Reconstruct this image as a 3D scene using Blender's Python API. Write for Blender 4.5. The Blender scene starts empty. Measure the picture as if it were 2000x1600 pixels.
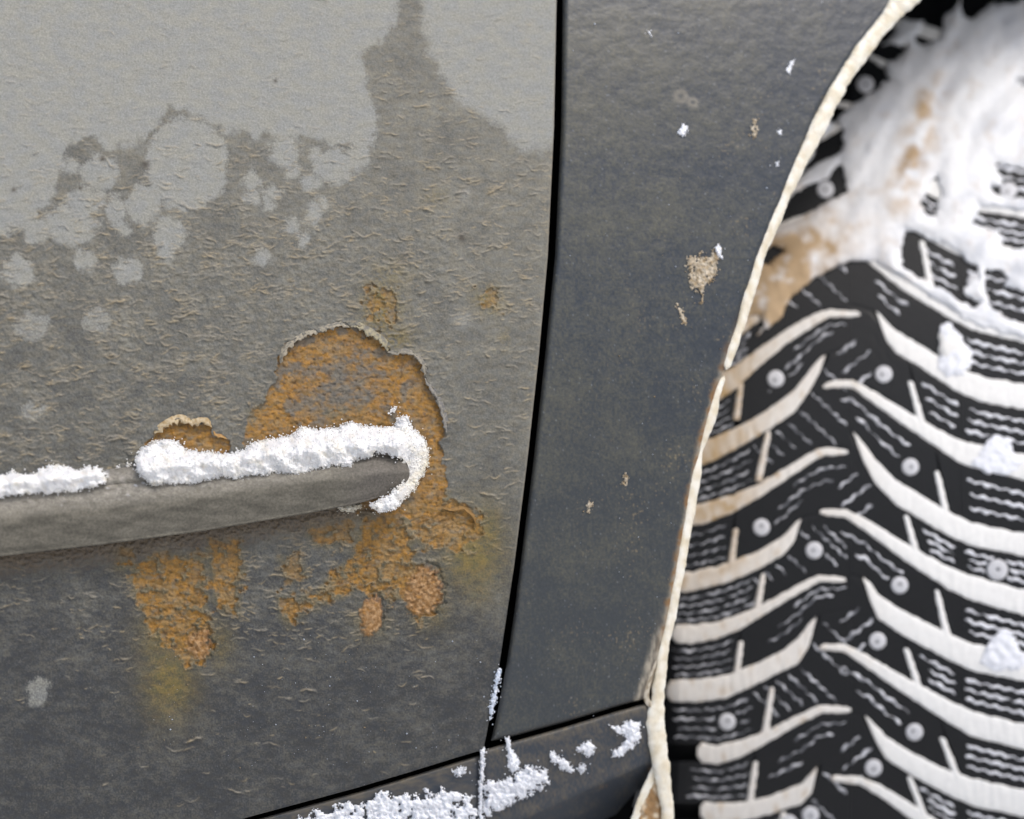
import bpy, math
import numpy as np
from mathutils import Vector

# ---------------------------------------------------------------- camera, sky, sun
scn = bpy.context.scene
C = scn.collection
cam = bpy.data.objects.new('camera', bpy.data.cameras.new('camera'))
C.objects.link(cam)
cam.location = (0, -1.0, 0)
cam.rotation_euler = (math.radians(90), 0, 0)
cam.data.sensor_width = 36
cam.data.lens = 90
cam.data.clip_start = .01
cam.data.clip_end = 100
cam.data.dof.use_dof = True
cam.data.dof.focus_distance = 0.985
cam.data.dof.aperture_fstop = 4.8
scn.camera = cam

w = bpy.data.worlds.new("World"); scn.world = w; w.use_nodes = True
nt = w.node_tree
sky = nt.nodes.new('ShaderNodeTexSky'); sky.sky_type = 'NISHITA'
sky.sun_disc = False
SUN_EL, SUN_AZ = math.radians(50), math.radians(38)      # azimuth to the right of straight behind the camera
sky.sun_elevation = SUN_EL
sky.air_density = 1.0; sky.dust_density = 3.5; sky.ozone_density = 1.0
bg = nt.nodes['Background']; bg.inputs[1].default_value = 0.15
nt.links.new(sky.outputs[0], bg.inputs[0])
S = Vector((math.sin(SUN_AZ)*math.cos(SUN_EL), -math.cos(SUN_AZ)*math.cos(SUN_EL), math.sin(SUN_EL)))
sky.sun_rotation = math.atan2(S.x, S.y)
sl = bpy.data.lights.new('sun', 'SUN'); sl.energy = 1.2; sl.angle = math.radians(16); sl.color = (1, .98, .95)
so = bpy.data.objects.new('sun', sl); C.objects.link(so)
so.rotation_euler = S.to_track_quat('Z', 'Y').to_euler()
scn.view_settings.view_transform = 'Standard'
scn.view_settings.look = 'None'
scn.view_settings.exposure = 0.1
scn.render.engine = 'CYCLES'

# ---------------------------------------------------------------- helpers
U = 0.0002                                   # one unit of the panel drawing = 0.2 mm
RS = np.random.RandomState(7)
GR = RS.rand(16, 256, 256)*2*np.pi
GX, GY = np.cos(GR), np.sin(GR)

def pn(x, y, seed=0):                        # gradient noise about -1..1
    x = np.asarray(x, float)+seed*17.31; y = np.asarray(y, float)+seed*9.77
    xi = np.floor(x).astype(np.int64); yi = np.floor(y).astype(np.int64)
    fx, fy = x-xi, y-yi
    u = fx*fx*fx*(fx*(fx*6-15)+10); v = fy*fy*fy*(fy*(fy*6-15)+10)
    k = seed % 16
    def g(a, b, dx, dy):
        a &= 255; b &= 255
        return GX[k, a, b]*dx+GY[k, a, b]*dy
    n00 = g(xi, yi, fx, fy); n10 = g(xi+1, yi, fx-1, fy)
    n01 = g(xi, yi+1, fx, fy-1); n11 = g(xi+1, yi+1, fx-1, fy-1)
    return 1.5*((n00*(1-u)+n10*u)*(1-v)+(n01*(1-u)+n11*u)*v)

def fbm(x, y, seed=0, o=4, p=.5):
    s = 0; a = 1; t = 0
    for i in range(o):
        s = s+a*pn(x*2**i, y*2**i, seed+i); t += a; a *= p
    return s/t

def ss(a, b, x):
    t = np.clip((x-a)/(b-a), 0, 1); return t*t*(3-2*t)

def lin(r, g, b):
    c = np.array([r, g, b])/255.
    return np.where(c <= .04045, c/12.92, ((c+.055)/1.055)**2.4)

def mix(a, b, t):
    return a*(1-t[..., None])+b*t[..., None]

def sdf(X, Y, poly):                          # signed distance, positive inside
    P = np.array(poly, float); shp = X.shape; X = X.ravel(); Y = Y.ravel()
    out = np.full(X.shape, -60.)
    m = (X > P[:, 0].min()-60) & (X < P[:, 0].max()+60) & (Y > P[:, 1].min()-60) & (Y < P[:, 1].max()+60)
    if m.any():
        x, y = X[m], Y[m]; d = np.full(x.shape, 1e9); ins = np.zeros(x.shape, bool)
        for i in range(len(P)):
            ax, ay = P[i]; bx, by = P[(i+1) % len(P)]
            ex, ey = bx-ax, by-ay; L = ex*ex+ey*ey+1e-9
            t = np.clip(((x-ax)*ex+(y-ay)*ey)/L, 0, 1)
            d = np.minimum(d, (x-ax-t*ex)**2+(y-ay-t*ey)**2)
            c = ((ay > y) != (by > y)) & (x < ex*(y-ay)/(ey if abs(ey) > 1e-9 else 1e-9)+ax)
            ins ^= c
        out[m] = np.maximum(np.where(ins, 1, -1)*np.sqrt(d), -60)
    return out.reshape(shp)

def ell(X, Y, cx, cy, rx, ry):
    q = np.sqrt(((X-cx)/rx)**2+((Y-cy)/ry)**2)
    return (1-q)*min(rx, ry)

def body_y(x, z, back=0.):                    # the car's side: leans away to the right, convex top to bottom
    return .25*x+.8*z*z+back

def body(px, py, h=0.):
    px, py, h = np.broadcast_arrays(np.asarray(px, float), np.asarray(py, float), np.asarray(h, float))
    dx = (px-1000)*U; dz = (800-py)*U; s = np.ones_like(dx)
    for _ in range(7):
        s = 1+body_y(dx*s, dz*s)-h*U
    return np.stack([dx*s, s-1, dz*s], -1)

TR, TY, TZ, TX, TS = .36, .100, -.06, .13, -.06
def tread(px, py, h=0.):
    px, py, h = np.broadcast_arrays(np.asarray(px, float), np.asarray(py, float), np.asarray(h, float))
    dx = (px-1000)*U; dz = (800-py)*U; R = TR+h*U
    a0 = -1-TY-TR+TS*TX; a1 = 1-TS*dx           # y-yc(x) = a0+a1*s
    A = a1*a1+dz*dz; B = 2*(a0*a1-dz*TZ); Cc = a0*a0+TZ*TZ-R*R
    D = np.maximum(B*B-4*A*Cc, 0)
    s = (-B-np.sqrt(D))/(2*A)
    return np.stack([dx*s, s-1, dz*s], -1)

def mk(name, V, F, mat, parent=None, col=None, smooth=True):
    V = np.ascontiguousarray(V.reshape(-1, 3), np.float32)
    me = bpy.data.meshes.new(name)
    F = np.asarray(F, np.int32); n = F.shape[1]
    me.vertices.add(len(V)); me.vertices.foreach_set('co', V.ravel())
    me.loops.add(F.size); me.loops.foreach_set('vertex_index', F.ravel())
    me.polygons.add(len(F))
    me.polygons.foreach_set('loop_start', np.arange(0, F.size, n, dtype=np.int32))
    me.polygons.foreach_set('use_smooth', np.full(len(F), smooth))
    me.update(calc_edges=True); me.validate()
    if col is not None:
        at = me.color_attributes.new('Col', 'FLOAT_COLOR', 'POINT')
        c = np.ones((len(V), 4), np.float32); c[:, :3] = np.clip(col.reshape(-1, 3), 0, 1)
        at.data.foreach_set('color', c.ravel())
    me.materials.append(mat)
    o = bpy.data.objects.new(name, me); C.objects.link(o)
    if parent is not None: o.parent = parent
    return o

def gridF(nr, nc, off=0):
    i = np.arange(nr*nc).reshape(nr, nc)
    return np.stack([i[:-1, :-1], i[1:, :-1], i[1:, 1:], i[:-1, 1:]], -1).reshape(-1, 4)+off

def tag(o, label, cat, group=None, kind=None):
    o['label'] = label; o['category'] = cat
    if group: o['group'] = group
    if kind: o['kind'] = kind
    return o

def material(name, color=None, rough=.6, grain=.15, gscale=900, bump=.2, bscale=1500, spec=.3, metal=0, sss=0, bdist=.0003):
    m = bpy.data.materials.new(name); m.use_nodes = True; N = m.node_tree; L = N.links
    b = N.nodes['Principled BSDF']
    b.inputs['Roughness'].default_value = rough; b.inputs['Metallic'].default_value = metal
    b.inputs['Specular IOR Level'].default_value = spec
    tc = N.nodes.new('ShaderNodeTexCoord')
    n = N.nodes.new('ShaderNodeTexNoise'); n.inputs['Scale'].default_value = gscale; n.inputs['Detail'].default_value = 4
    n.inputs['Roughness'].default_value = .65
    L.new(tc.outputs['Object'], n.inputs['Vector'])
    mr = N.nodes.new('ShaderNodeMapRange'); mr.inputs[1].default_value = .25; mr.inputs[2].default_value = .75
    mr.inputs[3].default_value = 1-grain; mr.inputs[4].default_value = 1+grain
    L.new(n.outputs[0], mr.inputs[0])
    mul = N.nodes.new('ShaderNodeVectorMath'); mul.operation = 'SCALE'
    if color is None:
        a = N.nodes.new('ShaderNodeAttribute'); a.attribute_name = 'Col'; L.new(a.outputs['Color'], mul.inputs[0])
    else:
        mul.inputs[0].default_value = tuple(lin(*color))
    L.new(mr.outputs[0], mul.inputs['Scale']); L.new(mul.outputs[0], b.inputs['Base Color'])
    n2 = N.nodes.new('ShaderNodeTexNoise'); n2.inputs['Scale'].default_value = bscale; n2.inputs['Detail'].default_value = 3
    L.new(tc.outputs['Object'], n2.inputs['Vector'])
    bp = N.nodes.new('ShaderNodeBump'); bp.inputs['Strength'].default_value = bump; bp.inputs['Distance'].default_value = bdist
    L.new(n2.outputs[0], bp.inputs['Height']); L.new(bp.outputs[0], b.inputs['Normal'])
    if sss:
        b.inputs['Subsurface Weight'].default_value = sss
        b.inputs['Subsurface Radius'].default_value = (1, .9, .85); b.inputs['Subsurface Scale'].default_value = .0015
    return m

M_door = material('weathered_dusty_paint', rough=.62, grain=.2, gscale=1400, bump=.28, bscale=1800, spec=.35, bdist=.0004)
M_fender = material('dark_satin_paint', rough=.36, grain=.16, gscale=1300, bump=.2, bscale=1500, spec=.4)
M_trim = material('dirty_plastic_trim', rough=.6, grain=.42, gscale=1100, bump=.5, bscale=1600, spec=.35, bdist=.0003)
M_snow = material('crusty_snow', rough=.55, grain=.04, gscale=2500, bump=.5, bscale=1800, spec=.25, sss=.35, bdist=.0005)
M_tsnow = material('packed_tread_snow', rough=.6, grain=.06, gscale=500, bump=.3, bscale=900, spec=.2, bdist=.0004)
M_ice = material('cream_ice', rough=.35, grain=.06, gscale=500, bump=.4, bscale=500, spec=.45, sss=.3, bdist=.0006)
M_rub = material('black_rubber', rough=.5, grain=.2, gscale=300, bump=.12, bscale=900, spec=.34, color=(18, 20, 23))
M_dark = material('black_cavity', rough=.9, grain=.3, gscale=200, bump=.1, color=(9, 9, 10), spec=.1)
M_stud = material('frosted_stud', rough=.45, grain=.2, gscale=900, bump=.3, color=(205, 206, 210), spec=.5)
M_pin = material('steel_pin', rough=.35, grain=.2, color=(120, 122, 128), metal=.9)

# ================================================================ THE CAR
car = bpy.data.objects.new('car', None); C.objects.link(car)
car.location = (0, .3, -.3)
tag(car, 'dark grey weathered car side with rusted door and studded winter tyre', 'car')
def under(o, p):
    o.parent = p; o.matrix_parent_inverse = p.matrix_world.inverted(); return o
bpy.context.view_layer.update()
CINV = car.matrix_world.inverted()
def part(name, V, F, mat, p=None, **k):
    o = mk(name, V, F, mat, **k); o.parent = p or car
    o.matrix_parent_inverse = CINV if (p is None or p is car) else p.matrix_world.inverted()
    return o

XE_Y = [-400, 0, 250, 500, 700, 900, 1100, 1200, 1300, 1400, 1445, 1475, 1800]
XE = [1088, 1087, 1082, 1070, 1052, 1030, 1005, 990, 975, 957, 948, 942, 870]
YB_X = [-400, 500, 600, 700, 800, 900, 945, 1200]
YB = [1846, 1592, 1565, 1538, 1508, 1477, 1464, 1388]
def spaced(a, f0, f1, b, step, coarse):
    l = list(np.arange(a, f0, coarse)) if a < f0 else []
    l += list(np.linspace(f0, f1, int((f1-f0)/step)+1))
    l += list(np.arange(f1+coarse, b+coarse, coarse)) if b > f1 else []
    return np.array(l)

# ---- ridges of dried dirt, drawn as short wavy strokes into a height map
RX0, RY0, RW, RH = -320, -320, 1480, 2100
Hs = np.zeros((RH, RW), np.float32); Ts = np.zeros((RH, RW), np.float32)
def stamp(xs, ys, hs, rad, M):
    k = int(math.ceil(rad*2.2))
    for dy in range(-k, k+1):
        for dx in range(-k, k+1):
            xi = np.round(xs).astype(int)+dx; yi = np.round(ys).astype(int)+dy
            d2 = (xi-xs)**2+(yi-ys)**2
            v = hs*np.exp(-d2/(rad*rad)/1.1)
            u, t = xi-RX0, yi-RY0
            ok = (u >= 0) & (u < RW) & (t >= 0) & (t < RH)
            np.maximum.at(M, (t[ok], u[ok]), v[ok])
def rho(x, y):
    r = np.interp(y, [-300, 0, 250, 330, 500, 650, 880, 1000, 1080, 1220, 1290, 1400, 1600], [.3, .3, .4, .6, .9, 1, .95, .7, .9, .8, .35, .18, .12])
    r = r*np.where((x > 850) & (y > 640), .35, 1)*np.where((x > 880) & (y > 1080), .1, 1)
    r = r*np.where((x < 240) & (y > 1080), .35, 1)*np.where(y > 1250, .35, 1)
    return r
for (n, rad, hh, lmin, lmax) in ((4600, .95, 2.3, 5, 22), (1600, 1.25, 4.4, 9, 36), (130, 1.8, 7., 16, 44)):
    PX_, PY_, PH_ = [], [], []
    while n > 0:
        x, y = RS.uniform(-200, 1090), RS.uniform(-200, 1650)
        cl = pn(x/55., y/40., 3)
        if RS.rand() > rho(x, y)*np.clip(.5+1.7*cl, .03, 1): continue
        n -= 1
        L = RS.uniform(lmin, lmax)*(1 if rad < 2.5 else .9); m = int(L*1.3); t = np.linspace(-.5, .5, m)
        a = RS.normal(-.05, .22); ph = RS.rand()*9; am = RS.uniform(.4, 2.6)
        arch = RS.normal(-.1, .5)*L*.16
        wv = am*np.sin(t*L/RS.uniform(4, 9)+ph)+arch*(t*t*4)+.5*np.sin(t*L/2.3+ph*2)
        xs = x+t*L*math.cos(a)-wv*math.sin(a); ys = y+t*L*math.sin(a)+wv*math.cos(a)
        pale = .5 if y < 270 and not (740 < x < 1000 and y > 100) else 1
        hs = hh*RS.uniform(.35, 1)*pale*np.clip(1.15-(2*abs(t))**2.5, 0, 1)*(.75+.25*np.sin(t*L/3+ph))
        PX_.append(xs); PY_.append(ys); PH_.append(hs)
    xs, ys, hs = map(np.concatenate, (PX_, PY_, PH_))
    stamp(xs, ys, hs, rad, Hs)
    stamp(xs, ys-.8*rad, hs/hh, rad*1.05, Ts)  # dirt's tan shifted upwards, a painted highlight on each ridge's upper side

def samp(M, X, Y):
    x = np.clip(X-RX0, 0, RW-1.01); y = np.clip(Y-RY0, 0, RH-1.01)
    xi = x.astype(int); yi = y.astype(int); fx = x-xi; fy = y-yi
    return (M[yi, xi]*(1-fx)+M[yi, xi+1]*fx)*(1-fy)+(M[yi+1, xi]*(1-fx)+M[yi+1, xi+1]*fx)*fy

PEEL = [(474, 868), (484, 822), (500, 795), (522, 776), (538, 738), (545, 700), (560, 676), (592, 657), (628, 645), (668, 636),
        (700, 640), (726, 655), (745, 668), (762, 692), (790, 688), (812, 695), (826, 716), (831, 745), (848, 768), (862, 800),
        (869, 830), (873, 852), (858, 866), (866, 905), (872, 950), (858, 985), (846, 1010), (800, 1012), (700, 1000), (560, 900), (510, 900)]
PEEL2 = [(282, 868), (300, 848), (330, 828), (352, 820), (372, 830), (400, 826), (414, 838), (416, 852), (446, 858), (446, 890), (300, 900)]
PEEL3 = [(862, 992), (880, 1000), (905, 994), (925, 1010), (930, 1035), (905, 1040), (870, 1050), (850, 1010)]
def door_fields(X, Y):
    wx = 7*pn(X/22, Y/22, 1)+3.5*pn(X/9, Y/9, 2)+1.6*pn(X/3.7, Y/3.7, 5); wy = 7*pn(X/22, Y/22, 3)+3.5*pn(X/9, Y/9, 4)+1.6*pn(X/3.7, Y/3.7, 6)
    g1 = pn(X/3.2, Y/3.0, 7); g2 = pn(X/7.5, Y/6, 8); m1 = fbm(X/90, Y/60, 9, 4); m2 = fbm(X/26, Y/15, 10, 4)
    h1 = pn(X/2.1, Y/2.0, 12)
    # dust film over the grey paint
    d = np.interp(Y, [0, 300, 600, 800, 960, 1080, 1220, 1320, 1600], [.60, .60, .56, .47, .43, .28, .16, .09, .07])
    d = d*np.interp(X, [0, 250, 900, 1080], [.86, .97, 1.05, 1.12])+.08*ss(1000, 1060, X)*ss(300, 700, Y)
    d = np.clip(d+.28*m1+.24*m2+.24*g1+.10*g2, 0.0, 1.25)
    col = mix(lin(59, 61, 63), lin(131, 129, 118), d)
    # bluish against brownish mottling
    t = np.clip(.5+1.4*pn(X/17, Y/11, 11)+.6*g1, 0, 1)
    col = col*(1+.05*(t[..., None]-.5)*np.array([1.1, .2, -1.4]))
    # pale frosty film
    Xw, Yw = X+wx*1.3+2.2*h1, Y+wy*1.3+2.2*g1
    top = [(-400, -400), (770, -400), (778, 40), (750, 80), (702, 105), (712, 150), (728, 200), (735, 260), (728, 285), (700, 297), (690, 278),
           (650, 285), (600, 268), (560, 275), (520, 262), (495, 268), (470, 255), (445, 262), (430, 250), (400, 235), (375, 225),
           (360, 215), (340, 215), (330, 205), (322, 215), (310, 240), (285, 265), (275, 280), (235, 285), (215, 290), (200, 285),
           (180, 270), (140, 275), (130, 290), (122, 330), (110, 370), (95, 400), (75, 415), (60, 440), (30, 455), (10, 465), (-400, 470)]
    F = sdf(Xw, Yw, top)
    for e in [(365, 320, 82, 92), (140, 325, 18, 18), (195, 338, 38, 34), (165, 390, 38, 24), (140, 440, 52, 40), (72, 452, 30, 25),
              (225, 410, 22, 28), (240, 447, 16, 16), (280, 400, 34, 40), (165, 510, 22, 20), (250, 532, 27, 28), (35, 530, 34, 32),
              (555, 298, 32, 29), (615, 300, 15, 14), (572, 338, 15, 14), (490, 352, 17, 20), (492, 384, 15, 15), (530, 374, 20, 14),
              (525, 402, 14, 14), (655, 325, 44, 34), (608, 358, 22, 16), (700, 305, 24, 24), (570, 440, 14, 14), (612, 418, 16, 30),
              (592, 470, 13, 17), (635, 400, 12, 12), (510, 505, 16, 15), (62, 637, 33, 25), (188, 625, 26, 20), (65, 805, 25, 15),
              (75, 1352, 22, 27), (330, 460, 32, 34), (328, 492, 15, 20), (720, 235, 18, 40)]:
        s = ell(Xw, Yw, *e)
        if e[1] > 780 or e[1] in (637, 625): s = np.minimum(s, 2.5)
        F = np.maximum(F, s)
    f = ss(-6, 7, F+3*g1)
    soft = np.maximum(np.exp(-((X-905)/22)**2-((Y-625)/17)**2)*.75, np.exp(-((X-910)/9)**2-((Y-380)/10)**2)*.7)
    rt = sdf(X+wx*1.2, Y+wy*1.2, [(815, -400), (822, 40), (842, 110), (872, 160), (892, 200), (942, 225), (980, 250), (1000, 280), (1020, 292), (1048, 298), (1080, 282), (1300, 280), (1300, -400)])
    f = np.maximum(f, ss(-12, 13, rt+4*g1)); f = np.maximum(f, soft)
    f = f*np.clip(.93+.16*g1+.1*m2-.12*ss(.5, 1, samp(Ts, X, Y)), 0, 1)
    mott = np.clip(.5+1.5*fbm(X/34, Y/26, 13, 3), 0, 1)
    pale = mix(lin(144, 144, 136), lin(139, 141, 138), mott)*(1+.12*g1[..., None]+.10*h1[..., None])
    col = mix(col, pale, f)
    # ridges
    T = samp(Ts, X, Y); H = samp(Hs, X, Y)*1.0
    tan = mix(lin(164, 148, 116), lin(148, 142, 128), np.clip(.5+1.2*pn(X/30, Y/30, 14), 0, 1))
    col = mix(col, tan, np.clip(T*.95, 0, .72)*(1-.4*f))
    lumpz = ss(330, 520, Y)*ss(1330, 1200, Y)*np.clip(1-.65*ss(850, 900, X), 0, 1)
    H = H+(3.0*fbm(X/15, Y/11, 15, 3)*np.clip(.7+1.6*m1, 0, 1.4)+.8*pn(X/6, Y/4.5, 1))*lumpz*(1-.7*f)+.16*g1
    H = H+1.2*m2
    # rust -----------------------------------------------------------
    Xr, Yr = X+wx, Y+wy
    rust = np.zeros_like(X); yel = np.zeros_like(X)
    p1 = sdf(Xr, Yr, PEEL); p2 = sdf(Xr, Yr, PEEL2); p3 = sdf(Xr, Yr, PEEL3)
    inner = ss(-1.5, 1.5, p1)
    grey = np.clip(1.25-np.hypot((X-668+.25*(Y-770))/62, (Y-775)/88)+1.2*m2+.5*g2, 0, 1)*ss(640, 670, Y)
    grey = np.maximum(grey, ss(.1, .32, 1.3*fbm(X/46, Y/38, 2, 3)+.18*g2+.1*g1)*.85*ss(850, 780, X))
    rust = np.maximum(rust, inner*(1-.85*np.clip(grey, 0, 1)))
    rust = np.maximum(rust, ss(-1.5, 1.5, p2)); rust = np.maximum(rust, ss(-4, 4, p3)*.9)
    patches = [([(250, 1112), (300, 1080), (400, 1085), (405, 1190), (415, 1290), (360, 1300), (335, 1270), (295, 1240), (262, 1160)], .95, 9),
               ([(410, 1052), (470, 1052), (472, 1130), (462, 1205), (425, 1190), (405, 1110)], .85, 10),
               ([(540, 1165), (610, 1165), (575, 1222), (555, 1215)], .8, 6),
               ([(595, 1030), (690, 1010), (700, 1060), (650, 1070), (610, 1060)], .7, 10),
               ([(700, 1000), (800, 1005), (812, 1100), (850, 1120), (862, 1165), (846, 1206), (812, 1212), (800, 1175), (755, 1168), (700, 1150), (640, 1178), (590, 1185), (650, 1125), (690, 1090)], .95, 12),
               ([(545, 1090), (580, 1080), (600, 1130), (560, 1140)], .6, 8),
               ([(790, 985), (870, 960), (935, 1005), (942, 1060), (900, 1080), (830, 1075), (800, 1040)], .85, 10),
               ([(490, 800), (545, 770), (560, 860), (490, 860)], .8, 8),
               ([(640, 800), (710, 800), (770, 835), (640, 840)], .8, 6),
               ([(712, 565), (765, 560), (782, 625), (740, 645), (712, 610)], .6, 9), ([(935, 572), (975, 560), (978, 600), (945, 612)], .5, 8), ([(225, 1068), (262, 1068), (258, 1112), (240, 1105)], .8, 5)]
    rim = np.zeros_like(X); rin = np.zeros_like(X)
    for pl, amt, e in patches:
        s = sdf(Xr, Yr, pl)
        v = np.minimum(s, 14)-5+34*fbm(X/24, Y/18, 11, 4)+4*g2+2*g1; rust = np.maximum(rust, amt*ss(-e*.6, e*.8, v)); rim = np.maximum(rim, np.exp(-((v+4)/3.2)**2)*np.clip(.5+2*pn(X/15, Y/15, 6), 0, 1)); rin = np.maximum(rin, ss(-2, 3, v))
        yel = np.maximum(yel, .42*amt*ss(-16, 10, s+8*m2))
    for cx, cy, rx, ry, am in [(745, 600, 36, 50, .75), (770, 660, 40, 24, .5), (955, 585, 28, 26, .6), (985, 660, 14, 20, .25), (765, 540, 40, 30, .3), (850, 385, 26, 18, .25)]:
        s = np.exp(-(((X-cx)/rx)**2+((Y-cy)/ry)**2))
        yel = np.maximum(yel, am*s*np.clip(1+1.6*m2+1.3*g2+.7*g1, 0, 1.4))
    for cx, cy, rx, ry, am in [(330, 1330, 52, 75, .75), (315, 1250, 50, 70, .55), (925, 1075, 58, 80, .85), (950, 1040, 34, 60, .7), (935, 1150, 36, 40, .4), (840, 1190, 42, 45, .4), (725, 1215, 40, 40, .3),
                               (430, 1260, 28, 50, .4), (240, 1090, 24, 34, .4), (860, 1120, 40, 60, .3)]:
        s = np.exp(-(((X-cx)/rx)**2+((Y-cy)/ry)**2))
        yel = np.maximum(yel, am*s*np.clip(1+.7*m2+.35*g1, 0, 1.3))
    rust = np.clip(rust+.0, 0, 1)
    rn = np.clip(.5+1.1*fbm(X/16, Y/12, 2, 4)+.35*g1, 0, 1); rn2 = np.clip(.5+1.5*fbm(X/45, Y/40, 6, 3), 0, 1)
    rc = mix(lin(128, 100, 52), lin(164, 118, 46), rn); rc = mix(rc, lin(146, 122, 84), ss(.5, .95, rn2)*.6); rc = mix(rc, lin(96, 74, 50), ss(.05, .4, fbm(X/28, Y/22, 12, 3))*.4); rc = mix(rc, lin(112, 108, 98), ss(.12, .34, fbm(X/21, Y/13, 14, 4))*.5)
    rc = mix(rc, lin(78, 54, 34), ss(.12, .45, -fbm(X/11, Y/8, 4, 4))*.6)
    under_c = mix(lin(106, 105, 98), lin(80, 84, 86), np.clip(.5+1.2*g2+.6*g1, 0, 1))
    col = mix(col, under_c, inner*.75)
    yc = mix(lin(98, 92, 54), lin(132, 112, 58), rn)
    col = mix(col, yc, np.clip(yel, 0, .85))
    col = mix(col, rc, rust*np.clip(.9+.3*g2, 0, 1))
    col = mix(col, lin(156, 138, 106)*np.ones_like(col), rim*.4*(1-inner)); H = H+(3.*rim-2.8*rin)*(1-inner)
    # grime under the trim strip
    yl = np.interp(X, [0, 200, 400, 600, 700, 800], [1087, 1065, 1038, 1003, 987, 960])
    gr = ss(55, 4, Y-yl+14*m2+6*g2)*ss(-6, 0, Y-yl)*ss(790, 740, X)
    col = mix(col, mix(lin(122, 108, 90), lin(92, 82, 72), np.clip(.5+g1*1.3+g2, 0, 1)), gr*.8*(1-.5*rust))
    H = H+gr*(2.5+3.5*g2+2*g1)
    # blisters
    for cx, cy, rx, ry, hh, an in [(826, 1156, 37, 50, 6.5, .25), (725, 1203, 24, 38, 6, .1), (388, 1258, 24, 30, 5, .1),]:
        u = (Xr-cx)*math.cos(an)+(Yr-cy)*math.sin(an); v = -(Xr-cx)*math.sin(an)+(Yr-cy)*math.cos(an)
        q = np.sqrt((u/rx)**2+(v/ry)**2)
        q = q+.16*m2+.14*g2; b = ss(1.08, .8, q)
        H = H+b*(hh*np.sqrt(np.clip(1.1-q*q, 0, 1))+1.6*fbm(X/9, Y/9, 3, 3)) - 4*np.exp(-((q-1.1)/.09)**2)*ss(-.4, .5, (u/rx-v/ry))
        bc = mix(lin(132, 98, 58), lin(170, 138, 100), np.clip(.4+1.6*fbm(X/9, Y/9, 5, 3), 0, 1))
        bc = mix(bc, lin(146, 106, 52), ss(.1, .5, fbm(X/14, Y/14, 8, 3)))
        bc = mix(bc, lin(96, 56, 34), ss(.78, .98, q)*ss(1.15, 1.0, q)*.8*ss(-.4, .6, u/rx-v/ry))
        col = mix(col, bc, b)
    # peeled paint: step down into the rust, rim standing proud
    wgt = ss(905, 850, Y)*ss(480, 560, X+.4*(860-Y)*.5)
    H = H*(1-.5*inner)-7.5*inner*wgt-2*inner*(1-wgt)+(3.0*fbm(X/13, Y/10, 7, 4)+.5*g2)*np.maximum(inner, rust)
    H = H-2.5*ss(.22, .42, -fbm(X/10, Y/7, 4, 3))*np.maximum(inner, rust)
    H = H+3.2*np.exp(-np.abs(p1+2)/5)*wgt
    i2 = ss(-1.5, 1.5, p2); H = H-6*i2+3*np.exp(-np.abs(p2+2)/4)
    i3 = ss(-1.5, 1.5, p3)*ss(1045, 1025, Y); H = H-4*i3+2*np.exp(-np.abs(p3+2)/4)*ss(1050, 1020, Y)
    # fine bright grit and dark pits
    sp = ss(.74, .86, pn(X/2.6, Y/2.6, 9)*ss(-.2, .5, pn(X/23, Y/23, 2)))
    col = mix(col, lin(150, 148, 142)*np.ones_like(col), sp*.5*ss(1050, 1250, Y))
    for cx, cy, r in [(200, 310, 6), (157, 368, 4), (27, 371, 5), (538, 158, 4), (902, 465, 8), (285, 322, 8)]:
        col = mix(col, lin(70, 64, 56)*np.ones_like(col), np.exp(-((X-cx)**2+(Y-cy)**2)/r**2)*.85)
    return col, H

us = spaced(-380, -12, 1090, 1090, 1.85, 24); us = (us-us[0])/(us[-1]-us[0])
vs = spaced(-380, -12, 1620, 1620, 1.95, 24); vs = (vs-vs[0])/(vs[-1]-vs[0])
Ug, Vg = np.meshgrid(us, vs)
Xd = -380+Ug*1470; Yd = -380+Vg*2000
for _ in range(8):
    xe = np.interp(Yd, XE_Y, XE); Xd = -380+Ug*(xe+380)
    yb = np.interp(Xd, YB_X, YB); Yd = -380+Vg*(yb+380)
dcol, dH = door_fields(Xd, Yd)
edge = np.minimum((np.interp(Yd, XE_Y, XE)-Xd), (np.interp(Xd, YB_X, YB)-Yd)*.9)
fade = ss(0, 22, edge)
dH = dH*fade-3.2*(1-np.clip(edge/7, 0, 1))**2
dcol = mix(dcol, dcol*0+lin(140, 134, 122), ss(5, 1.5, edge)*.35*ss(1200, 1000, Yd))
nr, nc = Xd.shape
Vd = body(Xd, Yd, dH); Fd = gridF(nr, nc)
# returned flange along the right and bottom edges
fl_i = np.concatenate([np.arange(nr)*nc+nc-1, (nr-1)*nc+np.arange(nc-2, -1, -1)])
fx, fy = Xd.ravel()[fl_i], Yd.ravel()[fl_i]
Vl = [Vd.reshape(-1, 3)]; cl = [dcol.reshape(-1, 3)]; Fl = [Fd]; prev = fl_i; base = nr*nc
for q in (-8, -20, -70):
    Vl.append(body(fx-.5, fy-.5, q)); cl.append(np.tile(lin(30, 31, 34), (len(fx), 1)))
    cur = base+np.arange(len(fx)); base += len(fx)
    Fl.append(np.stack([prev[:-1], cur[:-1], cur[1:], prev[1:]], -1)); prev = cur
door = part('door', np.concatenate(Vl), np.concatenate(Fl), M_door, col=np.concatenate(cl))
door['label'] = 'dusty grey door with peeling paint and rust'
bpy.context.view_layer.update()

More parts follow.
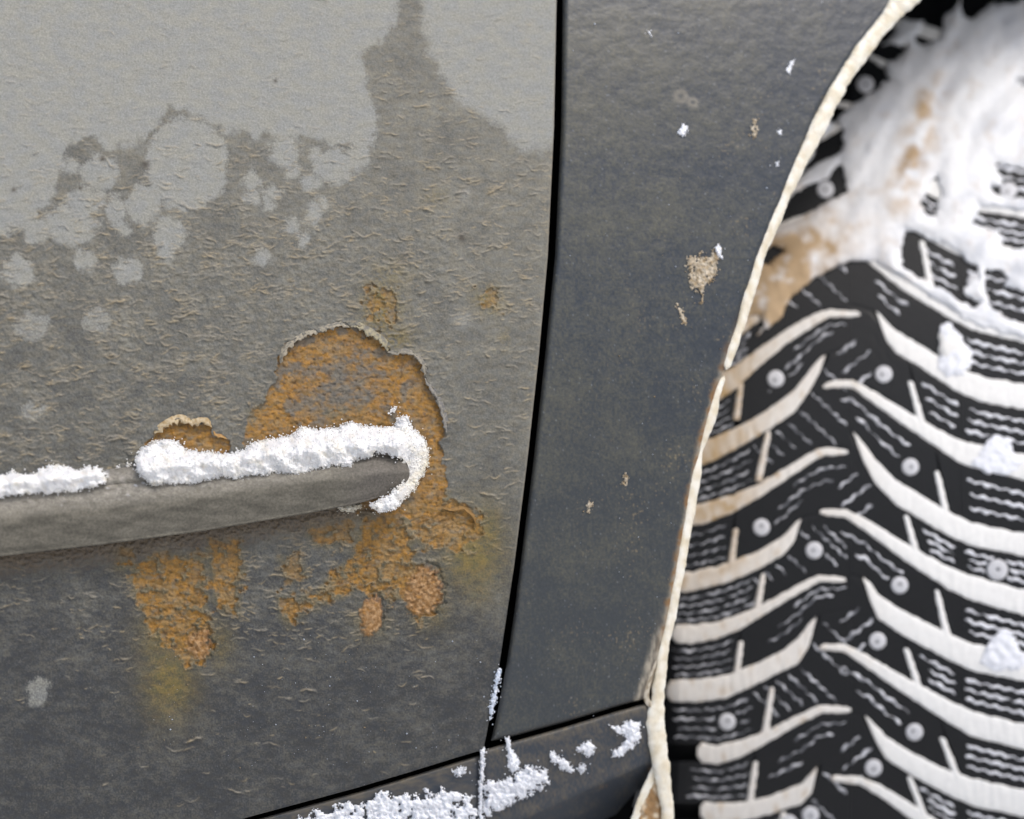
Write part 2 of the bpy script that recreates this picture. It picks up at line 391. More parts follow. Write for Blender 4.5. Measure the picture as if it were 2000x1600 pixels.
# ---- curled flakes of paint along the rims of the peeled patches
def flake(poly, seed, wid=11, over=4, lift=7, c1=(150, 142, 124), c2=(112, 110, 104)):
    P = np.array(poly, float); seg = np.r_[0, np.cumsum(np.hypot(*np.diff(P, axis=0).T))]
    n = int(seg[-1]/1.6); t = np.linspace(0, seg[-1], n)
    cx, cy = np.interp(t, seg, P[:, 0]), np.interp(t, seg, P[:, 1])
    k = 7; ker = np.ones(k)/k
    cxs = np.convolve(np.pad(cx, 3, 'edge'), ker, 'valid'); cys = np.convolve(np.pad(cy, 3, 'edge'), ker, 'valid')
    tx, ty = np.gradient(cxs), np.gradient(cys); L = np.hypot(tx, ty)+1e-9; nx, ny = -ty/L, tx/L   # to the right of travel = inward
    end = np.clip(np.minimum(t, seg[-1]-t)/18, 0, 1)**.7
    jag = over*(.6+1.0*pn(t/9, t*0, seed)+.7*pn(t/3.7, t*0, seed+1)); lf = lift*np.clip(.75+.9*pn(t/23, t*0+3, seed+2), .15, 1.6)
    rows = [(-wid, 0.2, 0), (-wid*.6, .35, 0), (-wid*.25, .75, 0), (0, 1., .0), (.5, .9, 1), (.85, .75, 1), (1, .55, 1), (.6, .3, 1), (-2, .15, 0)]
    V, cc = [], []
    for a, hh, m in rows:
        off = (a*jag if m else a+1.2*pn(t/7, t*0+a, seed+4))*end
        V.append(body(cxs+nx*off, cys+ny*off, lf*hh*end+.6))
        s = np.clip(.5+1.5*pn(t/6, t*0+a*3, seed+3)+(.4 if hh > .7 else 0), 0, 1)
        cc.append(mix(lin(*c2)*np.ones((n, 3)), lin(*c1), s))
    V = np.stack(V, 0); cc = np.stack(cc, 0)
    return part('paint_flake', V, gridF(len(rows), n), M_door, p=door, col=cc)
flake([(548, 712), (558, 682), (590, 658), (628, 645), (668, 635), (684, 640)], 1, 8, 5, 7, (160, 152, 134))
flake([(682, 637), (700, 640), (726, 654), (745, 668), (758, 688)], 3, 11, 6, 9, (158, 150, 124))
flake([(755, 688), (775, 692), (790, 688), (812, 695), (826, 716), (830, 738)], 5, 8, 4, 6, (146, 140, 126))
flake([(829, 736), (832, 748), (848, 768), (855, 782), (862, 800), (869, 830), (873, 852)], 7, 8, 3, 6, (138, 134, 126), (104, 104, 104))
flake([(300, 848), (332, 826), (352, 818), (372, 829), (400, 824), (416, 836)], 9, 10, 6, 9, (188, 172, 142), (160, 136, 96))
flake([(416, 840), (420, 852), (447, 858)], 11, 6, 4, 7, (176, 142, 92), (150, 112, 62))
flake([(862, 992), (880, 999), (905, 993), (925, 1010), (931, 1030)], 15, 5, 3, 4, (138, 106, 58), (126, 96, 52))

# ---- trim strip on the door
xs_ = np.concatenate([np.arange(-420, 640, 5.), 640+160*np.sin(np.linspace(0, np.pi/2, 70))])
tipk = np.clip((xs_-640)/160, 0, 1)
yt_b = np.interp(xs_, [-420, 0, 300, 620, 700, 800], [1010, 966, 938, 899, 889, 884])
yb_b = np.interp(xs_, [-420, 0, 200, 400, 600, 700, 800], [1142, 1087, 1064, 1037, 1003, 984, 966])
ym = 926
kk = np.sqrt(np.clip(1-tipk**6, 0, 1)); kb = np.sqrt(np.clip(1-tipk**3.6, 0, 1))
yt = ym+(yt_b-ym)*kk; yb_ = ym+(yb_b-ym)*kb
yt = np.where(tipk > 0, yt, yt_b); yb_ = np.where(tipk > 0, yb_, yb_b)
prof = [(-.34, 0), (-.30, 20), (-.24, 38), (-.12, 46), (-.04, 50)]
tt = np.concatenate([[p[0] for p in prof], np.linspace(0, 1, 34)[:-1], [.985, 1.0, 1.0, 1.0]])
hh_ = np.concatenate([[p[1] for p in prof], np.interp(np.linspace(0, 1, 34)[:-1], [0, .06, .33, .41, .50, .9, 1], [44, 52, 71, 75, 74, 57, 51]), [54, 48, 20, -4]])
XX, TT = np.meshgrid(xs_, tt); HH = np.repeat(hh_[:, None], len(xs_), 1)
dep = (1-tipk**6*.5)[None, :]
YY = yt[None, :]+(yb_-yt)[None, :]*TT
YY = np.where(TT < 0, yt[None, :]+TT*np.clip((yb_-yt)[None, :], 0, 90)*kk[None, :], YY)
nz = fbm(XX/40, YY/14, 3, 4)
HH = HH*dep+nz*1.6*(TT > 0)+.7*pn(XX/5, YY/4, 4)*(TT > 0)*(TT < .97)
cc = mix(lin(116, 112, 101)*np.ones(XX.shape+(3,)), lin(90, 87, 78), np.clip(.5+1.2*fbm(XX/60, YY/16, 7, 4), 0, 1))
cc = mix(cc, lin(168, 164, 156), np.clip(.55+.9*fbm(XX/12, YY/9, 8, 3), 0, 1)*ss(.45, .1, TT)*ss(760, 560, XX)*.65)  # upper facet painted lighter, sky light put into the trim colour
cc = mix(cc, lin(104, 99, 94)*np.ones_like(cc), ss(640, 740, XX)*.6)
cc = mix(cc, lin(72, 66, 58), ss(.45, .8, fbm(XX/5, YY/5, 9, 2))*.5)
cc = mix(cc, lin(225, 228, 235), ss(.62, .75, pn(XX/4, YY/4, 10))*ss(.35, .0, TT)*ss(640, 300, XX)*.8)
mould = part('trim_strip', body(XX, YY, HH), gridF(len(tt), len(xs_)), M_trim, p=door, col=cc)

# ---- fender
FL_Y = [-700, 0, 250, 500, 700, 900, 1100, 1200, 1300, 1400, 1447, 1500]
FLX = [1101, 1099, 1096, 1084, 1064, 1042, 1017, 1004, 989, 970, 959, 945]
FR_Y = [-700, -330, -300, -230, -120, 0, 100, 200, 350, 500, 600, 700, 740, 870, 1000, 1150, 1290, 1365, 1420]
FRX = [2700, 2650, 2350, 2060, 1870, 1752, 1672, 1608, 1545, 1483, 1450, 1420, 1408, 1372, 1346, 1318, 1288, 1263, 1250]
FB_X = [900, 960, 1000, 1100, 1200, 1265, 1300, 2700]
FB = [1463, 1447, 1438, 1411, 1381, 1363, 1356, 1356]
cs = np.concatenate([[0, .002, .004, .007, .011, .016], np.linspace(.022, .985, 150), [.99, .994, .997, 1]])
rs = np.concatenate([np.arange(-700, -20, 20.), np.linspace(-20, 1447, 500)])
rs = (rs+700)/(rs[-1]+700)
Uf, Vf = np.meshgrid(cs, rs); Yf = -700+Vf*2147; Xf = Yf*0
for _ in range(8):
    a = np.interp(Yf, FL_Y, FLX); b = np.interp(Yf, FR_Y, FRX); Xf = a+(b-a)*Uf
    Yf = -700+Vf*(np.interp(Xf, FB_X, FB)+700)
ed = np.minimum.reduce([(Xf-np.interp(Yf, FL_Y, FLX))*1.0, (np.interp(Yf, FR_Y, FRX)-Xf)*.9, (np.interp(Xf, FB_X, FB)-Yf)*1.3])
g1 = pn(Xf/4.5, Yf/4.5, 1); m1 = fbm(Xf/120, Yf/110, 2, 4); m2 = fbm(Xf/26, Yf/26, 3, 4)
dust = np.interp(Yf, [0, 300, 600, 900, 1100, 1450], [.62, .62, .38, .28, .2, .14])*np.interp(Xf, [1090, 1250, 1450, 1600], [1.15, 1.05, .5, .45])
dust = np.clip(dust*.64+.4*m1+.26*m2+.36*g1+.2*pn(Xf/9, Yf/9, 11), 0, 1)
fcol = mix(mix(lin(46, 54, 64)*np.ones(Xf.shape+(3,)), lin(57, 62, 66), ss(500, 1200, Yf+.4*(1300-Xf))), lin(93, 92, 80), dust)
spk = ss(.55, .75, pn(Xf/5.5, Yf/5.5, 5)+.5*pn(Xf/60, Yf/90, 6)-.15)*(ss(330, 40, np.interp(Yf, FR_Y, FRX)-Xf)*.9+.15)
fcol = mix(fcol, lin(136, 122, 98), spk*.55)
spk2 = ss(.80, .9, pn(Xf/4.1, Yf/4.1, 8)+.1)
fcol = mix(fcol, lin(150, 156, 164), spk2*.3)
for cx, cy, r in [(1330, 188, 12), (1353, 200, 9)]:
    q = np.hypot(Xf-cx, Yf-cy)/r
    fcol = mix(fcol, lin(120, 116, 106), np.exp(-((q-.8)/.45)**2)*.75)
scr = sdf(Xf+3*g1, Yf+3*m2, [(1255, 120), (1300, 124), (1318, 132), (1300, 129), (1262, 124)])
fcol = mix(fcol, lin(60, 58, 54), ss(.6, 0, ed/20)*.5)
# dirty line along the arch lip
lipd = np.interp(Yf, FR_Y, FRX)-Xf
fcol = mix(fcol, mix(lin(150, 112, 66)*np.ones_like(fcol), lin(190, 180, 160), np.clip(.5+2*m2, 0, 1)), ss(16, 3, lipd+10*m2)*ss(600, 800, Yf)*.7)
fcol = mix(fcol, mix(lin(172, 164, 148)*np.ones_like(fcol), lin(104, 98, 88), np.clip(.5+2.5*fbm(Xf/12, Yf/40, 9, 3), 0, 1)), ss(1170, 1290, Yf)*ss(30, 14, lipd+8*m2)*.85)
fH = -5-9*(1-np.clip(ed/11, 0, 1))**2+.9*m2+.35*g1
nr, nc = Xf.shape
V0 = body(Xf, Yf, fH); F0 = gridF(nr, nc)
loopi = np.concatenate([np.arange(nr)*nc, (nr-1)*nc+np.arange(1, nc), (np.arange(nr-2, -1, -1))*nc+nc-1])
lx, ly = Xf.ravel()[loopi], Yf.ravel()[loopi]; Vl, cl, Fl, prev, base = [V0.reshape(-1, 3)], [fcol.reshape(-1, 3)], [F0], loopi, nr*nc
for q in (-22, -40, -85):
    Vl.append(body(lx, ly, q)); cl.append(np.tile(lin(34, 36, 40), (len(lx), 1)))
    cur = base+np.arange(len(lx)); base += len(lx)
    Fl.append(np.stack([prev[:-1], cur[:-1], cur[1:], prev[1:]], -1)); prev = cur
fender = part('fender', np.concatenate(Vl), np.concatenate(Fl), M_fender, col=np.concatenate(cl))

# ---- sill panels below
def sill(xa, xb_y, xb_x, ytop_x, ytop_y, label, seed):
    c = np.linspace(0, 1, 150); r = np.linspace(0, 1, 110)
    Ug, Vg = np.meshgrid(c, r); Y = 1450+Vg*400
    for _ in range(8):
        b = np.interp(Y, xb_y, xb_x); X = xa+(b-xa)*Ug; yt = np.interp(X, ytop_x, ytop_y); Y = yt+Vg*(1960-yt)
    ed = np.minimum.reduce([X-xa, (b-X), (Y-yt)*1.2])
    g1 = pn(X/4.5, Y/4.5, seed); m2 = fbm(X/30, Y/24, seed+1, 4)
    yc = 1578-(X-1060)*.44+8*m2*0
    H = -9-8*(1-np.clip(ed/8, 0, 1))**2+.8*m2+.3*g1-1.2*np.clip(Y-yc, 0, 400)-.1*np.clip(Y-yt, 0, 300)
    d = np.clip(.16*ss(12, -8, Y-yc)+.45*m2+.35*g1+.25*ss(30, 0, Y-yt), 0, 1)
    col = mix(lin(56, 62, 70)*np.ones(X.shape+(3,)), lin(116, 106, 88), d)
    col = mix(col, lin(150, 118, 78), ss(.35, .6, fbm(X/10, Y/8, seed+2, 3))*ss(45, 0, np.abs(Y-yc))*.5)
    nr, nc = X.shape
    li = np.concatenate([np.arange(nr-1, -1, -1)*nc, np.arange(1, nc), np.arange(1, nr)*nc+nc-1])
    lx, ly = X.ravel()[li], Y.ravel()[li]; Vl, cl, Fl, prev, base = [body(X, Y, H).reshape(-1, 3)], [col.reshape(-1, 3)], [gridF(nr, nc)], li, nr*nc
    for q in (-22, -70):
        Vl.append(body(lx, ly, np.minimum(q, H.ravel()[li]-12))); cl.append(np.tile(lin(40, 38, 36), (len(lx), 1)))
        cur = base+np.arange(len(lx)); base += len(lx)
        Fl.append(np.stack([prev[:-1], prev[1:], cur[1:], cur[:-1]], -1)); prev = cur
    o = part('sill_panel', np.concatenate(Vl), np.concatenate(Fl), M_fender, col=np.concatenate(cl)); o['label'] = label; return o
sill(-380, [1400, 2000], [937, 933], YB_X, [y+9 for y in YB], 'sill panel below the door', 3)
sill(945, [1360, 1450, 1480, 1540, 1600, 1750, 2000], [1264, 1278, 1278, 1272, 1258, 1225, 1190],
     [900, 945, 1000, 1100, 1200, 1265, 1400], [1477, 1465, 1449, 1421, 1391, 1373, 1340], 'sill end below the fender', 5)

# ---- dark inner body behind the gaps, and the wheel arch liner
xx, yy = np.meshgrid(np.linspace(-380, 1240, 30), np.linspace(-380, 1960, 40))
part('inner_body', body(xx, yy, -120), gridF(*xx.shape), M_dark)
ay = np.concatenate([np.linspace(2000, 1440, 14), np.linspace(1440, -228, 60)])
ax = np.where(ay > 1400, np.interp(ay, [1365, 1450, 1600, 2000], [1262, 1272, 1235, 1170]), np.interp(ay, FR_Y, FRX))
top_x = np.linspace(2060, 2700, 14)[1:]; top_y = np.interp(top_x, [2060, 2350, 2650, 2700], [-230, -300, -330, -335])
ax = np.r_[ax, top_x]; ay = np.r_[ay, top_y]
rows = []
P0 = body(ax-6, ay, -84)
for k, (dy, dxo) in enumerate([(0, 0), (.02, -.02), (.07, -.045), (.20, -.05), (.42, -.05)]):
    P = P0.copy(); P[:, 1] += dy; P[:, 0] += dxo; P[:, 2] += -dxo*.5*np.clip((P[:, 2]+.1)/.25, 0, 1); rows.append(P)
part('wheel_arch_liner', np.stack(rows), gridF(len(rows), len(ax)), M_dark)

gxx, gyy = np.meshgrid(np.linspace(-15, 15, 90), np.linspace(-15, 15, 90))  # unseen ground sheet, added to bounce light up onto snow and lower panels
gz = -.425+.05*fbm(gxx/3, gyy/3, 2, 3)*np.clip(np.hypot(gxx, gyy)/4, 0, 1)
M_ground = material('unseen_ground_snow', rough=.8, grain=.12, gscale=6, bump=.3, bscale=30, color=(214, 214, 212))
gr_ = mk('ground', np.stack([gxx, gyy, gz], -1), gridF(90, 90)[:, ::-1], M_ground)
gr_['kind'] = 'structure'; gr_['label'] = 'unseen snow covered ground added below the car to bounce light'

# ================================================================ TYRE
xx, yy = np.meshgrid(np.concatenate([np.linspace(1180, 1300, 12), np.linspace(1310, 2500, 30)]), np.linspace(-330, 1990, 120))
def shoulder(px): return -np.clip((1330-px)/40, 0, 10)**1.6*14-np.clip((px-2350)/60, 0, 10)**1.6*14
tyre = part('tyre', tread(xx, yy, -42+shoulder(xx)), gridF(*xx.shape), M_rub)
tyre['label'] = 'black studded winter tyre'
bpy.context.view_layer.update()

def G(*p):                                     # a groove: x, y, half width
    p = np.array(sorted(p)); return p
Rg = [G((1640, 388, 4), (1700, 398, 10), (1780, 432, 16), (1850, 470, 18), (1900, 490, 20), (2000, 512, 22), (2400, 560, 22)),
      G((1690, 500, 8), (1760, 545, 20), (1860, 603, 22), (1900, 625, 20), (2000, 652, 18), (2400, 690, 18)),
      G((1712, 609, 3), (1730, 646, 18), (1750, 668, 22), (1800, 697, 22), (1870, 742, 24), (1920, 762, 24), (2000, 776, 24), (2400, 830, 24)),
      G((1608, 755, 5), (1630, 750, 7), (1665, 750, 8), (1700, 772, 12), (1760, 812, 15), (1850, 868, 20), (1880, 885, 22), (2000, 914, 24), (2400, 970, 24)),
      G((1667, 845, 3), (1685, 882, 18), (1710, 922, 24), (1750, 962, 24), (1850, 1022, 24), (1900, 1045, 22), (2000, 1065, 22), (2400, 1110, 22)),
      G((1602, 1000, 6), (1650, 1003, 8), (1690, 1025, 13), (1760, 1073, 17), (1850, 1128, 22), (1900, 1150, 24), (2000, 1178, 24), (2400, 1240, 24)),
      G((1686, 1130, 4), (1700, 1157, 18), (1715, 1185, 24), (1760, 1215, 24), (1850, 1262, 26), (1900, 1285, 26), (2000, 1305, 26), (2400, 1360, 26)),
      G((1601, 1264, 6), (1650, 1266, 8), (1690, 1290, 12), (1760, 1335, 17), (1850, 1388, 22), (1900, 1415, 24), (2000, 1440, 24), (2400, 1500, 24)),
      G((1691, 1400, 4), (1710, 1432, 16), (1730, 1460, 22), (1780, 1492, 22), (1850, 1528, 24), (1900, 1548, 26), (2000, 1570, 26), (2400, 1630, 26)),
      G((1624, 1520, 6), (1680, 1525, 8), (1720, 1545, 12), (1780, 1585, 15), (1850, 1635, 20), (1900, 1660, 22), (2000, 1690, 22), (2400, 1750, 22)),
      G((1700, 1660, 4), (1730, 1710, 22), (1850, 1780, 24), (2000, 1825, 26), (2400, 1880, 26))]
Rg = [G((1600, 20, 4), (1700, 28, 10), (1850, 75, 14), (2000, 105, 16), (2400, 140, 16)), G((1690, 105, 4), (1760, 145, 12), (1860, 190, 16), (2000, 215, 16), (2400, 250, 16)),
      G((1620, 200, 4), (1700, 215, 10), (1850, 265, 16), (2000, 300, 18), (2400, 340, 18)), G((1690, 300, 4), (1760, 340, 14), (1860, 385, 18), (2000, 408, 18), (2400, 450, 18))]+Rg
Lg = [G((1690, 200, 4), (1640, 245, 9), (1560, 290, 10), (1480, 320, 10), (1200, 360, 10)), G((1660, 300, 6), (1600, 337, 10), (1550, 362, 12), (1450, 410, 12), (1200, 450, 12)),
      G((1650, 395, 5), (1600, 420, 12), (1540, 445, 16), (1450, 490, 20), (1200, 530, 20)), G((1610, 470, 5), (1560, 540, 12), (1500, 600, 14), (1430, 650, 18), (1200, 680, 20)),
      G((1682, 614, 5), (1620, 612, 8), (1590, 625, 12), (1540, 655, 14), (1480, 700, 18), (1440, 735, 22), (1400, 760, 25), (1200, 800, 25)),
      G((1614, 690, 3), (1600, 715, 14), (1580, 745, 20), (1550, 785, 22), (1500, 820, 20), (1450, 850, 20), (1400, 875, 22), (1360, 890, 24), (1200, 905, 24)),
      G((1657, 883, 6), (1610, 882, 8), (1590, 890, 10), (1540, 922, 12), (1480, 960, 14), (1430, 985, 17), (1370, 1005, 20), (1200, 1018, 20)),
      G((1565, 1013, 3), (1550, 1043, 18), (1530, 1065, 18), (1480, 1095, 18), (1420, 1120, 18), (1350, 1137, 19), (1200, 1145, 18)),
      G((1655, 1133, 5), (1600, 1130, 7), (1560, 1150, 9), (1500, 1185, 11), (1450, 1213, 14), (1400, 1232, 16), (1350, 1240, 18), (1312, 1238, 17)),
      G((1596, 1202, 3), (1580, 1240, 22), (1560, 1270, 26), (1530, 1290, 20), (1480, 1315, 20), (1420, 1342, 22), (1360, 1350, 22), (1302, 1350, 20)),
      G((1664, 1387, 6), (1605, 1385, 8), (1560, 1405, 10), (1500, 1438, 12), (1450, 1462, 16), (1400, 1475, 18), (1362, 1470, 18)),
      G((1598, 1493, 4), (1585, 1530, 20), (1565, 1550, 20), (1500, 1574, 18), (1450, 1586, 18), (1400, 1590, 20), (1368, 1585, 18)),
      G((1664, 1645, 6), (1600, 1643, 8), (1500, 1695, 12), (1400, 1732, 18), (1362, 1730, 18)),
      G((1596, 1745, 4), (1570, 1800, 20), (1480, 1840, 18), (1368, 1850, 18))]
CX = 1660
def gy(g, x): return np.interp(x, g[:, 0], g[:, 1])
def gw(g, x, side):
    v = np.interp(x, g[:, 0], g[:, 2])
    tip = g[0, 0] if side > 0 else g[-1, 0]
    return np.where((x < tip) if side > 0 else (x > tip), 0, v)
def gyx(g, x, side):                           # beyond the tip a groove goes on as a line to the rib
    tip = g[0] if side > 0 else g[-1]
    return np.where((x < tip[0]) if side > 0 else (x > tip[0]), tip[1]-abs(x-tip[0])*.25, gy(g, x))
cell_r = [(1,), (1,), (1,), (1,), ]
def block(gt, gb, xa0, xa1, xb0, xb1, side):
    n = max(5, int(abs(xb0-xa0)/16)); sr = np.r_[0, 0, np.linspace(0, 1, n)[1:-1], 1, 1]; tr = np.array([0, 0, .06, .2, .4, .6, .8, .94, 1, 1])
    Sg, Tg = np.meshgrid(sr, tr); X = (xa0+(xa1-xa0)*Tg)*(1-Sg)+(xb0+(xb1-xb0)*Tg)*Sg
    yt = gyx(gt, X, side)+gw(gt, X, side)-1; yb = gyx(gb, X, side)-gw(gb, X, side)+1
    yb = np.maximum(yb, yt+6); Y = yt+(yb-yt)*Tg
    H = np.zeros_like(X)-1.2*(np.abs(Tg-.5) > .45); H[0] = -44; H[-1] = -44; H[:, 0] = -44; H[:, -1] = -44; X[:, 0] += 1e-3
    return part('tread_block', tread(X, Y, H+shoulder(X)), gridF(*X.shape), M_rub, p=tyre, smooth=False)
CR = {3: (1797, 1820, 462, 560), 4: (1770, 1795, 375, 440), 5: (1800, 1822, 470, 560), 6: (1842, 1872, 640, 715), 7: (1776, 1803, 742, 832), 8: (1828, 1851, 918, 1010),
      9: (1768, 1794, 1005, 1088), 10: (1829, 1851, 1150, 1242), 11: (1768, 1800, 1266, 1350), 12: (1838, 1873, 1438, 1520), 13: (1775, 1815, 1517, 1608)}
# band i lies between groove i and i+1
RB = {5: (1800, 470, 1820, 562), 6: (1846, 640, 1874, 712), 7: (1777, 744, 1803, 828), 8: (1829, 920, 1851, 1008), 9: (1769, 1006, 1793, 1086),
      10: (1829, 1152, 1851, 1240), 11: (1769, 1266, 1799, 1348), 12: (1839, 1440, 1873, 1518), 13: (1775, 1516, 1812, 1604)}
RB = {k-1: v for k, v in RB.items()}
for i in range(len(Rg)-1):
    a, b = Rg[i], Rg[i+1]
    if i in RB:
        x0, y0, x1, y1 = RB[i]; e = (x1-x0)*.12
        block(a, b, CX, CX, x0-.4-e, x1-6, 1)
        block(a, b, x0+.4-e, x1+6, 1876, 1880, 1) if x1 < 1860 else None
        xa_, xb_ = (1876.5, 1880.5) if x1 < 1860 else (x0+.4-e, x1+6)
        block(a, b, xa_, xb_, 2350, 2350, 1)
    else:
        block(a, b, CX, CX, 1790, 1800, 1); block(a, b, 1791, 1801, 2350, 2350, 1)
LB = {4: (1447, 748, 1438, 812), 5: (1501, 842, 1481, 932), 6: (1437, 1032, 1426, 1108), 7: (1491, 1120, 1477, 1192),
      8: (1447, 1252, 1436, 1332), 9: (1508, 1342, 1493, 1432), 10: (1476, 1487, 1464, 1562), 11: (1530, 1585, 1515, 1680)}
LB = {k: v for k, v in LB.items()}
for i in range(len(Lg)-1):
    a, b = Lg[i], Lg[i+1]
    if i in LB:
        x0, y0, x1, y1 = LB[i]
        block(a, b, x1+20, x1+6, CX-.3, CX-.3, -1) if False else block(a, b, x0+.5, x1+6, CX-.3, CX-.3, -1)
        block(a, b, 1270, 1270, x0-.5, x1-6, -1)
    else:
        block(a, b, 1300, 1300, 1540, 1530, -1); block(a, b, 1540.5, 1530.5, CX-.3, CX-.3, -1)

# ---- snow packed in grooves, cross channels and sipes (one uncountable mass)
PV, PF, PC = [], [], []; pb = [0]
def addP(V, F, c):
    PV.append(V.reshape(-1, 3)); PF.append(F+pb[0]); PC.append(c.reshape(-1, 3)); pb[0] += V.reshape(-1, 3).shape[0]
def ribbon(x, y, wt, wb, hi, colf, seed, rag=0., cap=True):
    # x,y centre, vertical half widths up / down
    rows = [(-1, -14), (-.995, hi*.4), (-.9, hi*.85), (-.4, hi), (.4, hi), (.9, hi*.85), (.995, hi*.4), (1, -14)]
    tx, ty = np.gradient(x), np.gradient(y); L = np.hypot(tx, ty)+1e-9
    V, cc = [], []
    ends = np.clip(np.minimum(np.arange(len(x)), np.arange(len(x))[::-1])/2., .25, 1)**.5
    for a, h in rows:
        off = np.where(a < 0, wt, wb)*a*ends
        r = rag*(pn(x/13, y/13+a, seed)+.6*pn(x/6, y/6, seed+1))*min(1, abs(a)*1.2)
        X, Y = x, y+off+r*np.sign(a)
        hh = h+(1.3*pn(X/11, Y/11, seed+2)+.8*pn(X/5, Y/5, seed+3) if h > -10 else 0)
        V.append(tread(X, Y, hh+shoulder(X))); cc.append(colf(X, Y))
    addP(np.stack(V), gridF(len(rows), len(x)), np.stack(cc))
def tsn(X, Y):
    wht = lin(238, 238, 236); st = np.clip(fbm(X/26, Y/20, 4, 3)*1.8-.25, 0, 1)
    left = ss(1560, 1380, X)*ss(1300, 950, Y)
    c = mix(wht*np.ones(X.shape+(3,)), lin(180, 150, 104), np.clip(st*.55*ss(1750, 1600, X)+left*.75*np.clip(.75+.9*fbm(X/22, Y/18, 6, 3), 0, 1)+.18*ss(1760, 1600, X), 0, 1))
    return c
def thin(X, Y):                                 # sipe snow, painted greyer to the left for the shade inside the arch
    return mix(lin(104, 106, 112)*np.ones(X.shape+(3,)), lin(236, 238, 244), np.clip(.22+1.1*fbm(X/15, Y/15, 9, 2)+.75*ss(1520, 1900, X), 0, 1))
for side, gs in ((1, Rg), (-1, Lg)):
    for k, g in enumerate(gs):
        x = np.arange(g[0, 0], g[-1, 0], 4.); y = gy(g, x); wd = np.interp(x, g[:, 0], g[:, 2])
        sc = 2.5*ss(1850, 1900, x)*np.abs(np.sin(x/14.)) if side > 0 else 2.2*ss(1500, 1420, x)*np.abs(np.sin(x/12.))
        ribbon(x, y, wd+sc, wd, 2.0, tsn, k+5, rag=1.6)
for i, (x0, y0, x1, y1) in list(RB.items())+list((k, v) for k, v in LB.items()):
    n = 22; t = np.linspace(0, 1, n); V, cc = [], []
    hw = 7 if not (x0 == 1846) else 15
    xc = x0+(x1-x0)*t; yc = y0+(y1+8-y0)*t; wv = hw*(.8+.3*t+.15*pn(t*6, t*0+i, 3))*(1+(.9*np.sin(t*2.4) if hw > 10 else 0))
    wv[0] *= .45
    for a, h in [(-1, -12), (-.92, .6), (-.4, 1.8), (.4, 1.8), (.92, .6), (1, -12)]:
        X = xc+a*wv+(1.5 if hw < 10 else 5)*pn(yc/9, yc*0+a, 5)*min(abs(a), 1); V.append(tread(X, yc, h+(6*np.sin(t*3) if hw > 10 and h > 0 else 0))); cc.append(tsn(X, yc))
    addP(np.stack(V), gridF(6, n)[:, ::-1], np.stack(cc))
STUDS = [(1515, 740), (1726, 731), (1778, 912), (1487, 1030), (1590, 1075), (1757, 1143), (1948, 1113), (1714, 1252), (1420, 1410), (1786, 1430), (1706, 1500)]
def sipe(x0, y0, x1, y1, seed, wdt=2.7, amp=2.4, wl=11., bend=None):
    L = math.hypot(x1-x0, y1-y0); n = max(6, int(L/2.2)); t = np.linspace(0, 1, n)
    cx = x0+(x1-x0)*t; cy = bend(cx) if bend else y0+(y1-y0)*t
    tx, ty = np.gradient(cx), np.gradient(cy); l = np.hypot(tx, ty); nx, ny = -ty/l, tx/l
    o = .62*amp*np.sin(t*L*2*math.pi/(wl*2)+seed)+.7*pn(t*L/5, t*0, seed)
    cx = cx+nx*o; cy = cy+ny*o
    wv = 1.25*wdt*np.clip(.95+.7*pn(t*L/16, t*0+seed, 2)+.35*np.sin(t*L/9.+seed), .12, 1.6)*np.clip(np.minimum(t, 1-t)*L/4, .2, 1)
    near = np.min([np.hypot(cx-a, cy-b) for a, b in STUDS], 0); wv = wv*ss(16, 26, near)+.02
    hs_ = np.where(near < 24, -7., 0.)
    V, cc = [], []
    for a, h in [(-1, -6), (-.8, .5), (0, .8), (.8, .5), (1, -6)]:
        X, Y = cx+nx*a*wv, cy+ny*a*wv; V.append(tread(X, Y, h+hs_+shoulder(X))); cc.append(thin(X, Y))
    addP(np.stack(V), gridF(5, n), np.stack(cc))
sd = 0
for i in range(len(Rg)-1):
    a, b = Rg[i], Rg[i+1]
    def lane(t, a=a, b=b, side=1): return lambda x: (gyx(a, x, side)+gw(a, x, side))*(1-t)+(gyx(b, x, side)-gw(b, x, side))*t
    fat = (i % 2 == 1)        # groove above is a wide one for odd indices
    gap = float(lane(.99)(1950)-lane(.01)(1950))
    ts = (.26, .5, .74) if gap > 55 else (.33, .68)
    for t in ts:
        sd += 1; sipe(1888+RS.uniform(-4, 6), 0, 2340, 0, sd, 2.7, 2.6, 12, lane(t))
    x1 = RB[i][2] if i in RB else 1800
    if x1 < 1830:
        for t in (.28, .52, .76):
            sd += 1; sipe(1806+RS.uniform(-16, -8)+(8 if t > .3 else 0)+t*16, 0, 1868+RS.uniform(-4, 4), 0, sd, 2.4, 2.6, 12, lane(t))
    else:
        tip = a[0, 0]
        for t, xa, xb in ((.28, 1640, 1775), (.58, 1672, 1762)):
            sd += 1; sipe(max(tip+22, xa)+RS.uniform(-5, 5), 0, xb+RS.uniform(-6, 6), 0, sd, 2.4, 2.8, 12, lane(t))
for yt_ in (615+120, 883+112, 1133+125, 1387+122):          # slanting sipes left of the wide tips
    for (dx, dy, L) in ((0, -58, 46), (8, -22, 70), (34, -2, 38)):
        sd += 1; x = 1650+dx+RS.uniform(-4, 4); y = yt_+dy; sipe(x-12, y+16, x-12+L*.82, y+16-L*.62, sd, 2.6, 2.6, 12)
